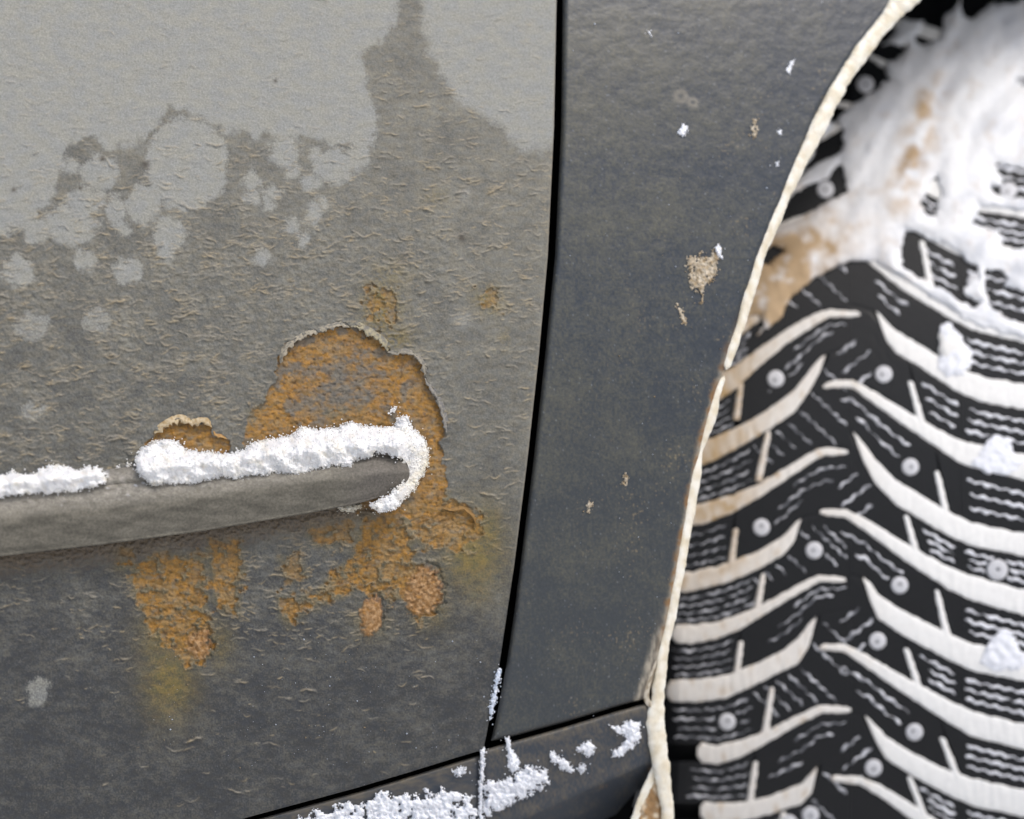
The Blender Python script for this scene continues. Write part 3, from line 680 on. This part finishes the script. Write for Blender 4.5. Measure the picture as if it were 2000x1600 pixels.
for i in range(3, len(Lg)-1):
    a, b = Lg[i], Lg[i+1]
    def lane(t, a=a, b=b, side=-1): return lambda x: (gyx(a, x, side)+gw(a, x, side))*(1-t)+(gyx(b, x, side)-gw(b, x, side))*t
    xc = LB[i][0] if i in LB else 1480
    for t in (.2, .42, .64, .85):
        sd += 1; sipe(1318+RS.uniform(-8, 8)+(28 if i >= 10 else 0), 0, min(xc-14, 1470)+RS.uniform(-8, 4), 0, sd, 2., 2.3, 11, lane(t))
    if i % 2 == 0:
        for t, xa, xb in ((.22, 1550, 1665), (.45, 1520, 1640), (.66, 1500, 1580)):
            sd += 1; sipe(xa, 0, xb-12, 0, sd, 1.9, 2.5, 11, lane(t))
    else:
        for k in range(7):
            x = 1608-k*23; y = float(gy(a, x)+np.interp(x, a[:, 0], a[:, 2]))+12
            yy1 = float(gy(b, min(x+75, 1655)))-12
            L = min(112-k*6, (yy1-y)*1.42, (1654-x)/.74)
            if L > 12: sd += 1; sipe(x, y, x+L*.74, y+L*.68, sd, 2.1, 2.5, 11)
packed = mk('packed_snow', np.concatenate(PV), np.concatenate(PF), M_tsnow, col=np.concatenate(PC))
tag(packed, 'white and brown snow packed into the grooves and sipes of the tyre tread', 'snow', kind='stuff')

# ---- studs
def dome(cx, cy, r, h, m=14):
    a = np.linspace(0, 2*np.pi, m+1)[:-1]; V = [tread(cx, cy, h*.9+.3)[None]]
    ringsp = [(.3, .95), (.6, .9), (.85, .7), (1, .25), (1.02, -3)]
    for q, z in ringsp: V.append(tread(cx+r*q*np.cos(a), cy+r*q*np.sin(a), h*z+.3))
    V = np.concatenate(V); F = []
    for j in range(m):
        F.append((0, 1+(j+1) % m, 1+j, 1+j))
    for k in range(len(ringsp)-1):
        for j in range(m):
            F.append((1+k*m+j, 1+k*m+(j+1) % m, 1+(k+1)*m+(j+1) % m, 1+(k+1)*m+j))
    return V, F
def mkp(name, V, F, mat, p, smooth=True):
    me = bpy.data.meshes.new(name); me.from_pydata([tuple(v) for v in V], [], [f if len(set(f)) == 4 else f[:3] for f in F]); me.materials.append(mat)
    me.polygons.foreach_set('use_smooth', [smooth]*len(me.polygons)); me.update()
    o = bpy.data.objects.new(name, me); C.objects.link(o); o.parent = p; o.matrix_parent_inverse = p.matrix_world.inverted(); return o
for x, y in [(1515, 740), (1726, 731), (1778, 912), (1487, 1030), (1590, 1075), (1757, 1143), (1948, 1113), (1714, 1252), (1420, 1410), (1786, 1430),
             (1706, 1500), (1583, 1592), (1612, 370), (1690, 165), (1905, 552), (1540, 1608), (1970, 372)]:
    r = 17 if x != 1948 else 21
    V, F = dome(x, y, r, 3.2); mkp('stud', V, F, M_stud, tyre)
    V, F = dome(x+RS.uniform(-3, 3), y+RS.uniform(-3, 3), r*.24, 4.6, 8); mkp('stud_pin', V, F, M_pin, tyre)

# ================================================================ SNOW, ICE AND MUD LYING ON THE CAR
def relief(name, x0, x1, y0, y1, step, inside, hf, colf, mat, ptf=body, basef=None, grains=0, gr_r=(1., 2.4), seed=0):
    xs, ys = np.arange(x0, x1, step), np.arange(y0, y1, step); X, Y = np.meshgrid(xs, ys)
    sdv = inside(X, Y); keep = sdv > 0
    q = keep[:-1, :-1] & keep[1:, :-1] & keep[1:, 1:] & keep[:-1, 1:]
    F = gridF(*X.shape).reshape(len(ys)-1, len(xs)-1, 4)[q]
    used = np.unique(F); mp = -np.ones(X.size, int); mp[used] = np.arange(len(used)); F = mp[F]
    x, y, s = X.ravel()[used], Y.ravel()[used], sdv.ravel()[used]
    h = hf(x, y, s); V = ptf(x, y, h); col = colf(x, y)
    # skirt
    E = np.concatenate([F[:, [0, 1]], F[:, [1, 2]], F[:, [2, 3]], F[:, [3, 0]]]); key = np.sort(E, 1); k = key[:, 0].astype(np.int64)*10**8+key[:, 1]
    _, idx, cnt = np.unique(k, return_index=True, return_counts=True); B = E[idx[cnt == 1]]
    bv = np.unique(B); m2 = {v: i for i, v in enumerate(bv)}
    hb = basef(x[bv], y[bv]) if basef else np.full(len(bv), -2.)
    V2 = ptf(x[bv], y[bv], np.minimum(hb, h[bv]-.2)); off = len(V)
    SF = np.array([[b, a, off+m2[a], off+m2[b]] for a, b in B])
    Vs, Fs, Cs = [V, V2], [F, SF], [col, col[bv]]; nb = off+len(bv)
    if grains:
        R = np.random.RandomState(seed+50)
        nbd = int(grains*.5); ib = bv[R.randint(0, len(bv), nbd)]; ii = R.randint(0, len(x), grains-nbd); ii = np.r_[ib, ii]
        gx, gy_ = x[ii]+R.normal(0, 1.5, len(ii)), y[ii]+R.normal(0, 1.5, len(ii))
        far = R.rand(len(ii)) < .12; gx = gx+far*R.normal(0, 6, len(ii)); gy_ = gy_+far*R.normal(0, 6, len(ii))
        r = R.uniform(gr_r[0], gr_r[1], len(ii)); c = ptf(gx, gy_, np.where(far, h[ii]*.9, h[ii]+r*.2))
        D = np.array([[1, 0, 0], [-1, 0, 0], [0, 1, 0], [0, -1, 0], [0, 0, 1], [0, 0, -1]], float)
        O = np.array([[0, 2, 4], [2, 1, 4], [1, 3, 4], [3, 0, 4], [2, 0, 5], [1, 2, 5], [3, 1, 5], [0, 3, 5]])
        rot = R.normal(0, 1, (len(ii), 3, 3)); rot, _ = np.linalg.qr(rot)
        GV = c[:, None, :]+np.einsum('ij,njk->nik', D, rot)*(r*U)[:, None, None]*R.uniform(.6, 1.2, (len(ii), 6, 1))
        GF = (O[None]+(np.arange(len(ii))*6)[:, None, None]).reshape(-1, 3)+nb
        Vs.append(GV.reshape(-1, 3)); Cs.append(np.repeat(col[ii], 6, 0))
        Ft = np.concatenate([np.concatenate(Fs)[:, [0, 1, 2]], np.concatenate(Fs)[:, [0, 2, 3]], GF])
    else:
        Ff = np.concatenate(Fs); Ft = np.concatenate([Ff[:, [0, 1, 2]], Ff[:, [0, 2, 3]]])
    return mk(name, np.concatenate(Vs), Ft, mat, col=np.concatenate(Cs))

def warp(X, Y, a, s, k=0):
    return X+a*fbm(X/s, Y/s, 1+k, 3), Y+a*fbm(X/s, Y/s, 5+k, 3)
def snowcol(X, Y):
    st = np.clip(fbm(X/24, Y/20, 3, 3)*1.3, 0, 1)
    c = mix(lin(242, 242, 242)*np.ones(X.shape+(3,)), lin(234, 226, 206), np.clip(st*.8+.5*ss(800, 830, X+.4*(Y-900)), 0, 1))
    return mix(c, lin(150, 140, 124), ss(.62, .78, pn(X/3.4, Y/3.4, 6)+.25*pn(X/20, Y/20, 2))*.25)
def creamcol(X, Y):
    st = np.clip(.5+fbm(X/20, Y/30, 3, 3)*1.3, 0, 1)
    return mix(lin(236, 233, 222)*np.ones(X.shape+(3,)), lin(216, 206, 182), st)

def trim_top(X): return np.interp(X, [-420, 0, 300, 620, 700, 770, 800], [1010, 966, 938, 899, 891, 888, 905])
def snow_h(X, Y, s):
    tipf = ss(800, 776, X)
    hb = 60*ss(-58, -16, Y-trim_top(X))*tipf
    side = 13*ss(26, -6, X-812)*(1-tipf)
    dm = (24-12*ss(-30, -5, Y-trim_top(X)))*(1-np.exp(-s/8))*(1-.35*ss(785, 810, X))
    n = (9*pn(X/26, Y/26, 2)+5*pn(X/14, Y/14, 3)+2.*pn(X/7, Y/7, 7))*ss(812, 780, X)+1.2*pn(X/4, Y/4, 8)+.6*pn(X/2.4, Y/2.4, 9)
    return hb+side+dm+n*np.clip(s/9, 0.15, 1)
def snow_base(X, Y): return np.where((Y > trim_top(X)-4) & (X < 800), 48, -1)
A1 = [(-380, 975), (-300, 948), (-200, 955), (-100, 930), (-40, 935), (0, 928), (25, 921), (60, 927), (75, 914), (110, 906), (150, 916), (190, 910), (207, 925), (210, 945),
      (190, 951), (140, 960), (100, 965), (60, 962), (0, 973), (-100, 985), (-380, 1015)]
B1 = [(262, 903), (270, 882), (290, 868), (320, 857), (345, 861), (365, 880), (400, 883), (440, 886), (475, 879), (500, 863), (540, 855), (570, 850),
      (590, 833), (620, 838), (660, 835), (690, 823), (705, 832), (740, 834), (770, 834), (777, 815), (796, 812), (801, 830), (817, 844), (831, 860), (838, 885), (836, 907),
      (824, 932), (811, 953), (792, 974), (771, 994), (745, 1001), (718, 988), (750, 972), (780, 950), (794, 928), (791, 907), (782, 894), (755, 889), (735, 881),
      (722, 898), (704, 894), (690, 900), (686, 915), (655, 908), (630, 916), (606, 914), (598, 926), (545, 922), (500, 928), (460, 934), (432, 930), (400, 940), (378, 944), (330, 943), (300, 949), (275, 930)]
def ins(poly, a=5., s=9., k=0, tw=None):
    def f(X, Y):
        Xw, Yw = warp(X, Y, a, s, k); return sdf(Xw, Yw, poly)+1.2*pn(X/3., Y/3., 4)+2.*pn(X/5.5, Y/5.5, 11)
    return f
tag(relief('snow_strip', -390, 216, 895, 1020, 2.0, ins(A1, 8, 14), snow_h, snowcol, M_snow, basef=snow_base, grains=1500, seed=1),
    'blurred clump of white snow lying along the left end of the grey trim strip', 'snow')
tag(relief('snow_strip', 252, 845, 800, 1006, 1.6, ins(B1, 6, 10), snow_h, snowcol, M_snow, basef=snow_base, grains=5200, seed=2),
    'long white snow ridge on the trim strip curling round its rounded tip', 'snow')
def low_h(amp, nz=2.):
    return lambda X, Y, s: amp*(1-np.exp(-s/5))+nz*(pn(X/7, Y/7, 3)+.6*pn(X/3.5, Y/3.5, 4))*np.clip(s/5, 0, 1)
tag(relief('snow_clump', 640, 715, 975, 1010, 1.5, ins([(652, 990), (680, 987), (708, 982), (703, 995), (684, 1001), (665, 997)], 3, 7), low_h(12), creamcol, M_snow, grains=150, seed=3),
    'small cream snow patch clinging under the trim strip left of its tip', 'snow')
tag(relief('snow_crumb', 752, 782, 788, 818, 1.3, ins([(757, 808), (763, 799), (772, 795), (774, 804), (766, 806), (760, 810)], 2, 5), low_h(6, 1), snowcol, M_snow, grains=30, seed=4),
    'tiny white snow crumb on rust just above the trim strip snow', 'snow')
for (x, y, lab) in [(230, 913, 'left speck of snow in the gap between two trim snow clumps'), (250, 908, 'right speck of snow in the gap between two trim snow clumps')]:
    r = 5; a = np.linspace(0, 6.28, 10)[:-1]
    tag(relief('snow_crumb', x-12, x+12, y-12, y+12, 1.5, ins(list(zip(x+r*np.cos(a), y+r*np.sin(a))), 3, 6), low_h(5, 1), snowcol, M_snow, grains=15, seed=int(x)), lab, 'snow')

# snow on the sills
def clumpy(poly, th, sc, k=0, a=14):
    def f(X, Y):
        Xw, Yw = warp(X, Y, a, 26, k)
        s = sdf(Xw, Yw, poly)
        n = fbm(X/sc, Y/sc, 8+k, 4, .6)
        return np.minimum(s+6, (n-th)*sc*1.1+np.clip(s, -30, 12)*.55)
    return f
def sill_off(X, Y): yc = 1578-(X-1060)*.44; return -9-1.2*np.clip(Y-yc, 0, 400)-.1*np.clip(Y-np.interp(X, YB_X, YB), 0, 300)
def sill_h(amp):
    f = low_h(amp, 3.2); return lambda X, Y, s: f(X, Y, s)+sill_off(X, Y)
def wcol(X, Y): return mix(lin(238, 241, 248)*np.ones(X.shape+(3,)), lin(214, 216, 222), np.clip(fbm(X/9, Y/9, 3, 2), 0, 1))
sb = lambda X, Y: sill_off(X, Y)-2
tag(relief('snow_patch', 560, 940, 1480, 1760, 1.9, clumpy([(575, 1600), (640, 1578), (725, 1560), (735, 1543), (760, 1548), (800, 1556), (860, 1543), (905, 1548), (930, 1560), (932, 1760), (520, 1760)], .02, 17), sill_h(16), wcol, M_snow, basef=sb, grains=1500, seed=6),
    'powdery white snow clumps on the sill below the dark door bottom edge', 'snow')
tag(relief('snow_patch', 944, 1120, 1470, 1610, 1.8, clumpy([(946, 1528), (975, 1530), (1000, 1520), (1030, 1500), (1062, 1505), (1070, 1525), (1040, 1548), (1010, 1560), (980, 1580), (946, 1590)], -.12, 14, 1, 8), sill_h(15), wcol, M_snow, basef=sb, grains=600, seed=7),
    'white snow patch right of the vertical sill seam below the fender corner', 'snow')
tag(relief('snow_streak', 976, 1025, 1430, 1520, 1.6, ins([(985, 1440), (996, 1440), (1000, 1465), (1012, 1480), (1016, 1500), (1000, 1512), (990, 1498), (990, 1470)], 4, 12), sill_h(9), wcol, M_snow, basef=sb, grains=80, seed=8),
    'cream snow drip hanging from the bottom edge of the fender', 'snow')
for k, (poly, lab) in enumerate([
        ([(1068, 1472), (1078, 1462), (1092, 1480), (1112, 1484), (1120, 1500), (1115, 1512), (1098, 1502), (1080, 1490)], 'thin zigzag snow patch in the middle of the sill end'),
        ([(1126, 1462), (1140, 1450), (1163, 1448), (1160, 1472), (1146, 1478)], 'small snow patch upper middle of the sill end'),
        ([(1186, 1415), (1210, 1420), (1232, 1405), (1252, 1412), (1252, 1440), (1236, 1462), (1215, 1476), (1192, 1478), (1196, 1468), (1216, 1455), (1222, 1436), (1196, 1428)], 'curved white snow patch on the sill end nearest the tyre'),
        ([(1128, 1498), (1140, 1494), (1146, 1508), (1134, 1510)], 'faint snow crumb low on the sill end'),
        ([(884, 1508), (896, 1502), (912, 1496), (908, 1508), (892, 1518)], 'lone snow crumb on the sill just left of the seam')]):
    P = np.array(poly); x0, y0 = P.min(0)-16; x1, y1 = P.max(0)+16
    tag(relief('snow_patch', x0, x1, y0, y1, 1.8, ins(poly, 10, 11, k), sill_h(11), wcol, M_snow, basef=sb, grains=90, seed=20+k), lab, 'snow')
seam = [(936, 1452), (943, 1448), (948, 1460), (946, 1500), (943, 1560), (946, 1620), (944, 1700), (932, 1700), (934, 1600), (934, 1540), (938, 1490)]
tag(relief('snow_streak', 926, 958, 1440, 1700, 1.5, ins(seam, 4, 10), sill_h(14), wcol, M_snow, basef=lambda X, Y: X*0-60, grains=260, seed=9), 'narrow vertical snow line filling the seam between the two sill panels', 'snow')
gapP = [(975, 1300), (980, 1308), (972, 1345), (970, 1370), (962, 1395), (955, 1410), (955, 1385), (962, 1350), (968, 1318)]
tag(relief('snow_streak', 945, 990, 1290, 1420, 1.5, ins(gapP, 5, 8), low_h(7), lambda X, Y: mix(lin(190, 202, 220)*np.ones(X.shape+(3,)), lin(228, 234, 245), np.clip(.5+pn(X/5, Y/9, 2), 0, 1)), M_snow, basef=lambda X, Y: X*0-25, grains=100, seed=10),
    'bluish frost streak on the door edge low in the gap beside the fender', 'snow')

# flecks on the fender
off_f = lambda X, Y: X*0-7.
def fleck(poly, lab, cf, cat='snow', name='snow_fleck', amp=7, mat=M_snow, seed=0, gr=25, a=4):
    P = np.array(poly, float); x0, y0 = P.min(0)-8; x1, y1 = P.max(0)+8; lh = low_h(amp, 1.5)
    return tag(relief(name, x0, x1, y0, y1, 1.4, ins(poly, a, 8, seed % 5), lambda X, Y, s: lh(X, Y, s)-5, cf, mat, basef=off_f, grains=gr, seed=30+seed), lab, cat)
fleck([(1321, 264), (1326, 250), (1336, 241), (1344, 244), (1343, 258), (1336, 266)], 'largest white snow fleck on the upper fender', wcol, seed=1)
fleck([(1265, 62), (1270, 62), (1277, 70), (1274, 73), (1267, 69)], 'small snow fleck at the top of the fender nearest the door', wcol, amp=4, seed=2, gr=6, a=2)
fleck([(1534, 136), (1540, 128), (1545, 115), (1552, 117), (1549, 128), (1543, 144), (1537, 145)], 'elongated snow fleck high on the fender near the arch', wcol, amp=4, seed=3, gr=8, a=2)
fleck([(1515, 255), (1527, 253), (1529, 264), (1520, 266)], 'snow fleck on the fender beside the arch, below the elongated one', wcol, amp=4, seed=4, gr=6, a=2)
fleck([(1513, 316), (1521, 315), (1523, 325), (1515, 327)], 'lowest small snow fleck beside the arch ice on the upper fender', wcol, amp=4, seed=5, gr=6, a=2)
def mudc(X, Y): return mix(lin(150, 132, 104)*np.ones(X.shape+(3,)), lin(196, 186, 168), np.clip(.5+1.5*fbm(X/10, Y/10, 2, 3), 0, 1))
P = [(1340, 500), (1365, 492), (1390, 482), (1410, 476), (1416, 500), (1406, 526), (1395, 550), (1378, 572), (1380, 600), (1366, 596), (1350, 566), (1342, 530)]
lh = low_h(5, 2)
tag(relief('mud_clump', 1325, 1430, 465, 640, 1.8, clumpy(P, .27, 8, 2, 20), lambda X, Y, s: lh(X, Y, s)-5, mudc, M_trim, basef=off_f, grains=160, seed=12), 'crusty tan mud splash in the middle of the dark fender', 'mud')
fleck([(1396, 486), (1402, 478), (1409, 484), (1413, 505), (1407, 507), (1400, 496)], 'pale snow crust at the top of the tan mud splash', wcol, amp=11, seed=6)
for k, (poly, lab) in enumerate([
        ([(1322, 590), (1328, 600), (1340, 625), (1343, 640), (1334, 632), (1322, 605)], 'thin slanting mud mark below the tan splash'),
        ([(1470, 235), (1478, 232), (1480, 250), (1474, 268), (1466, 270), (1470, 250)], 'tan mud specks on the upper fender left of the arch ice'),
        ([(1145, 990), (1152, 975), (1158, 990), (1152, 1005)], 'tiny tan mud mark low on the fender near the door gap'),
        ([(1216, 945), (1222, 922), (1226, 930), (1222, 950)], 'upper right tiny tan mud mark on the lower fender')]):
    q = np.array(poly, float)
    tag(relief('mud_mark', q[:, 0].min()-10, q[:, 0].max()+10, q[:, 1].min()-10, q[:, 1].max()+10, 1.5, clumpy(poly, -.12, 7, k, 4), lambda X, Y, s: 4*(1-np.exp(-s/3))-5.5, mudc, M_trim, basef=off_f, grains=20, seed=40+k), lab, 'mud')

# loose grit over fender and lower door: too many to count
R = np.random.RandomState(4); n = 480
gx = R.uniform(1110, 1700, n); gyv = R.uniform(-20, 1430, n)
prox = np.interp(gyv, FR_Y, FRX)-gx; ok = (prox > 12) & (R.rand(n) < .2+.8*np.exp(-prox/120)); gx, gyv = gx[ok], gyv[ok]
dx_, dy_ = R.uniform(300, 960, 260), R.uniform(1240, 1500, 260); ok = (dy_ < np.interp(dx_, YB_X, YB)-10); dx_, dy_ = dx_[ok], dy_[ok]
x = np.r_[gx, dx_]; y = np.r_[gyv, dy_]; base_h = np.r_[gx*0-5, dx_*0+.5]
r = np.where(R.rand(len(x)) < .12, R.uniform(1.6, 3, len(x)), R.uniform(.6, 1.3, len(x))); r[len(gx):] *= .7
c = body(x, y, base_h+r*.3)
D = np.array([[1, 0, 0], [-1, 0, 0], [0, 1, 0], [0, -1, 0], [0, 0, 1], [0, 0, -1]], float)
O = np.array([[0, 2, 4], [2, 1, 4], [1, 3, 4], [3, 0, 4], [2, 0, 5], [1, 2, 5], [3, 1, 5], [0, 3, 5]])
GV = c[:, None]+D[None]*(r*U)[:, None, None]*R.uniform(.6, 1.3, (len(x), 6, 1))
gc = np.where((R.rand(len(x)) < .5)[:, None], lin(180, 188, 200), lin(128, 114, 92))
tag(mk('grit', GV.reshape(-1, 3), (O[None]+(np.arange(len(x))*6)[:, None, None]).reshape(-1, 3), M_trim, col=np.repeat(gc, 6, 0)),
    'fine frost and salt grit scattered over the dark fender and lower door', 'grit', kind='stuff')

# ---- bead of cream ice along the arch lip
def bead(name, pts, label, seed, depth=16, h0=-14, cf=creamcol, flat=.55):
    P = np.array(pts, float); seg = np.r_[0, np.cumsum(np.hypot(*np.diff(P[:, :2], axis=0).T))]; n = int(seg[-1]/2.4); t = np.linspace(0, seg[-1], n)
    cx, cy, wd = (np.interp(t, seg, P[:, k]) for k in range(3))
    ker = np.hanning(25); ker /= ker.sum(); cx = np.convolve(np.pad(cx, 12, 'edge'), ker, 'valid'); cy = np.convolve(np.pad(cy, 12, 'edge'), ker, 'valid')
    cx += 2.5*pn(t/55, t*0, seed)+.7*pn(t/14, t*0, seed+1)
    wd = wd*.92*(1+.22*pn(t/75, t*0+2, seed+2)+.10*pn(t/32, t*0, seed+3)+.05*pn(t/9, t*0, seed+4))*np.clip(np.minimum(t, seg[-1]-t)/12+.1, 0, 1)
    tx, ty = np.gradient(cx), np.gradient(cy); L = np.hypot(tx, ty); nx, ny = -ty/L, tx/L
    m = 20; a = np.linspace(0, 2*np.pi, m+1)
    A, T = np.meshgrid(a, t); Am = np.where(A > 2*np.pi-1e-6, 0, A)
    rr = (wd[:, None])*(1+.07*pn(T/60, np.cos(Am)*1.2, seed+4)+.08*pn(T/21, np.cos(Am)*2.6, seed+7)+.05*pn(T/6.5, np.cos(Am)*4, seed+8)); rr[:, -1] = rr[:, 0]
    X = cx[:, None]+nx[:, None]*rr*np.cos(A); Y = cy[:, None]+ny[:, None]*rr*np.cos(A); H = h0+np.sin(A)*np.maximum(rr*flat, 2)*1.2
    return tag(mk(name, body(X, Y, H), gridF(n, m+1)[:, ::-1], M_ice, col=cf(X+seed*30, Y)), label, 'ice')
bead('ice_bead', [(2060, -245, 26), (1880, -130, 26), (1762, 0, 26), (1700, 75, 19), (1660, 135, 17), (1622, 195, 17), (1600, 240, 19), (1572, 300, 16), (1547, 350, 13),
                  (1520, 415, 12), (1490, 485, 12), (1468, 560, 12), (1447, 630, 11), (1432, 680, 11), (1416, 726, 6)], 'long cream ice bead lining the upper wheel arch edge', 3)
bead('ice_bead', [(1415, 730, 3), (1404, 760, 9), (1390, 810, 11), (1378, 850, 9), (1366, 880, 6), (1357, 920, 12), (1350, 970, 13), (1344, 1020, 12), (1332, 1080, 11), (1322, 1140, 11), (1311, 1200, 10),
                  (1300, 1250, 10), (1290, 1300, 11), (1284, 1350, 15), (1280, 1400, 20), (1283, 1440, 20), (1290, 1490, 19), (1297, 1530, 16), (1302, 1570, 15), (1308, 1640, 15), (1310, 1760, 14)],
     'cream ice bead lining the lower wheel arch edge beside the tyre', 7)
bead('ice_bead', [(1284, 1490, 8), (1268, 1530, 9), (1252, 1565, 10), (1238, 1610, 9), (1225, 1700, 8)], 'thin cream ice fork branching left at the bottom of the arch', 11, h0=-22)
bead('ice_bead', [(1284, 1285, 3), (1274, 1310, 5), (1262, 1345, 6), (1258, 1366, 6), (1275, 1385, 6)], 'dirty thin ice streak on the fender corner above the sill', 13, h0=-8, cf=lambda X, Y: mix(lin(190, 182, 166)*np.ones(X.shape+(3,)), lin(150, 138, 118), np.clip(.5+2*pn(X/8, Y/12, 3), 0, 1)), flat=.4)
tag(relief('mud_ice', 1225, 1315, 1500, 1780, 2.5, ins([(1276, 1488), (1300, 1540), (1308, 1780), (1210, 1780), (1232, 1600), (1252, 1550)], 6, 16), lambda X, Y, s: -24+6*(1-np.exp(-s/5))+5*fbm(X/14, Y/14, 3, 3),
    lambda X, Y: mix(lin(150, 118, 78)*np.ones(X.shape+(3,)), lin(226, 214, 190), ss(-.1, .5, fbm(X/22, Y/22, 5, 3))), M_ice, basef=lambda X, Y: X*0-90), 'brown stained ice between the two forks at the arch bottom', 'ice')

# ---- snow caked over the top of the tyre
CAKE = [(1400, 735), (1440, 690), (1470, 668), (1500, 640), (1530, 622), (1548, 582), (1590, 545), (1640, 522), (1690, 510), (1705, 512), (1780, 558), (1860, 606), (1900, 634), (2000, 662), (2500, 720), (2500, -340), (1400, -340)]
HOLES = [[(1770, 452), (1800, 460), (1860, 490), (1905, 522), (1905, 545), (1884, 560), (1886, 578), (1915, 592), (1900, 600), (1870, 582), (1850, 570), (1800, 541), (1765, 518), (1762, 490)],
         [(1925, 525), (1960, 533), (1968, 545), (1955, 562), (2000, 572), (2100, 580), (2100, 645), (2010, 642), (1985, 628), (1950, 608), (1932, 592), (1925, 560)],
         [(1942, 325), (1990, 330), (2060, 335), (2070, 385), (1995, 388), (1948, 380), (1938, 366), (1965, 358)], [(1828, 345), (1836, 380), (1828, 420), (1808, 416), (1801, 395), (1812, 372)],
         [(1915, 405), (2080, 420), (2080, 482), (1960, 482), (1953, 450), (1900, 440)], [(1500, 450), (1535, 400), (1560, 375), (1620, 350), (1642, 318), (1652, 375), (1600, 402), (1550, 432)],
         [(1560, 350), (1590, 300), (1636, 235), (1646, 255), (1641, 292), (1590, 322)], [(1620, 240), (1640, 180), (1655, 130), (1700, 90), (1768, 88), (1752, 112), (1722, 122), (1732, 152), (1715, 172), (1680, 192), (1650, 218)],
         [(1700, 90), (1745, 35), (1790, 0), (1800, -60), (1850, -80), (1875, 0), (1845, 30), (1832, 70), (1800, 92), (1788, 72), (1812, 42), (1770, 32), (1730, 80)],
         [(1880, -80), (2100, -90), (2000, -2), (1930, 8), (1905, 30), (1882, 32)], [(1480, 505), (1512, 478), (1528, 488), (1505, 512)],
         [(1425, 655), (1445, 625), (1478, 618), (1486, 640), (1468, 664), (1425, 695)], [(1985, 157), (2100, 150), (2100, 166), (1995, 166)]]
def cake_in(X, Y):
    Xw, Yw = warp(X, Y, 9, 30, 2); s = sdf(Xw, Yw, CAKE)
    s = np.where((X > 1500) & (Y < 430), np.maximum(s, 30), s)
    for Hh in HOLES: s = np.minimum(s, -sdf(Xw, Yw, Hh))
    return s
def cake_h(X, Y, s): return 3+13*(1-np.exp(-s/16))+(8*fbm(X/70+Y/150, Y/100, 3, 2)+1.3*fbm(X/22, Y/30, 5, 2))*np.clip(s/14, 0.1, 1)
def cake_c(X, Y):
    c = mix(lin(238, 240, 243)*np.ones(X.shape+(3,)), lin(206, 210, 218), np.clip(fbm(X/60+Y/200, Y/90, 9, 3)*1.6, 0, 1)); n = fbm(X/34, Y/34, 2, 4)
    lf = np.exp(-((X-1520-.35*(540-Y))/112)**2-((Y-550)/125)**2)
    stk = np.exp(-((X-1815+.32*(Y-210))/30)**2)*ss(120, 200, Y)*ss(470, 330, Y)
    br = np.clip(1.5*lf*np.clip(.9+1.2*n, 0, 1.3)+stk*np.clip(.65+1.8*n, 0, 1)+.22*ss(.1, .5, n), 0, 1)
    c = mix(c, lin(176, 142, 90), br*.85)
    streak = np.clip(.5+1.6*fbm((X+Y*.35)/11, Y/120, 7, 3), 0, 1)*ss(1560, 1640, X)*ss(1830, 1680, X)*ss(480, 300, Y)
    return mix(c, lin(178, 180, 186), streak*.35)
tag(relief('snow_cake', 1400, 2480, -330, 740, 3.4, cake_in, cake_h, cake_c, M_tsnow, ptf=tread, basef=lambda X, Y: X*0-3), 'thick white snow with brown stains caked over the top of the tyre', 'snow')
SM = [([(1836, 636), (1850, 626), (1866, 642), (1882, 655), (1890, 672), (1900, 690), (1898, 712), (1884, 732), (1850, 738), (1828, 722), (1838, 680)], 'pointed white snow lump bridging two upper tread blocks'),
      ([(1895, 908), (1912, 884), (1926, 860), (1945, 848), (1968, 856), (1980, 880), (2000, 905), (1970, 930), (1925, 925)], 'rounded white snow lump on the right tread above a groove'),
      ([(1912, 1292), (1925, 1262), (1942, 1240), (1962, 1228), (1982, 1242), (1994, 1268), (2012, 1285), (1995, 1310), (1940, 1312)], 'rounded white snow lump on the lower right tread')]
for k, (poly, lab) in enumerate(SM):
    P = np.array(poly, float)
    tag(relief('snow_lump', P[:, 0].min()-12, P[:, 0].max()+12, P[:, 1].min()-12, P[:, 1].max()+12, 2.2, ins(poly, 7, 14, k), lambda X, Y, s: 2+5*(1-np.exp(-s/6))+2.2*pn(X/15, Y/15, 2)*np.clip(s/8, 0, 1), wcol, M_tsnow, ptf=tread, basef=lambda X, Y: X*0-3), lab, 'snow')
for o in bpy.data.objects:
    if o.parent is None and o.type == 'MESH':
        k = o.name.split('.')[0]; g = {'snow_patch': 'snow patches on the sills', 'snow_fleck': 'snow flecks on the fender', 'ice_bead': 'cream ice along the wheel arch',
            'mud_mark': 'mud marks on the fender', 'snow_lump': 'snow lumps on the tread', 'snow_strip': 'snow on the trim strip', 'snow_crumb': 'snow crumbs on the door'}.get(k)
        if g: o['group'] = g
print('tris', sum(len(o.data.loops)-2*len(o.data.polygons) for o in bpy.data.objects if o.type == 'MESH'))
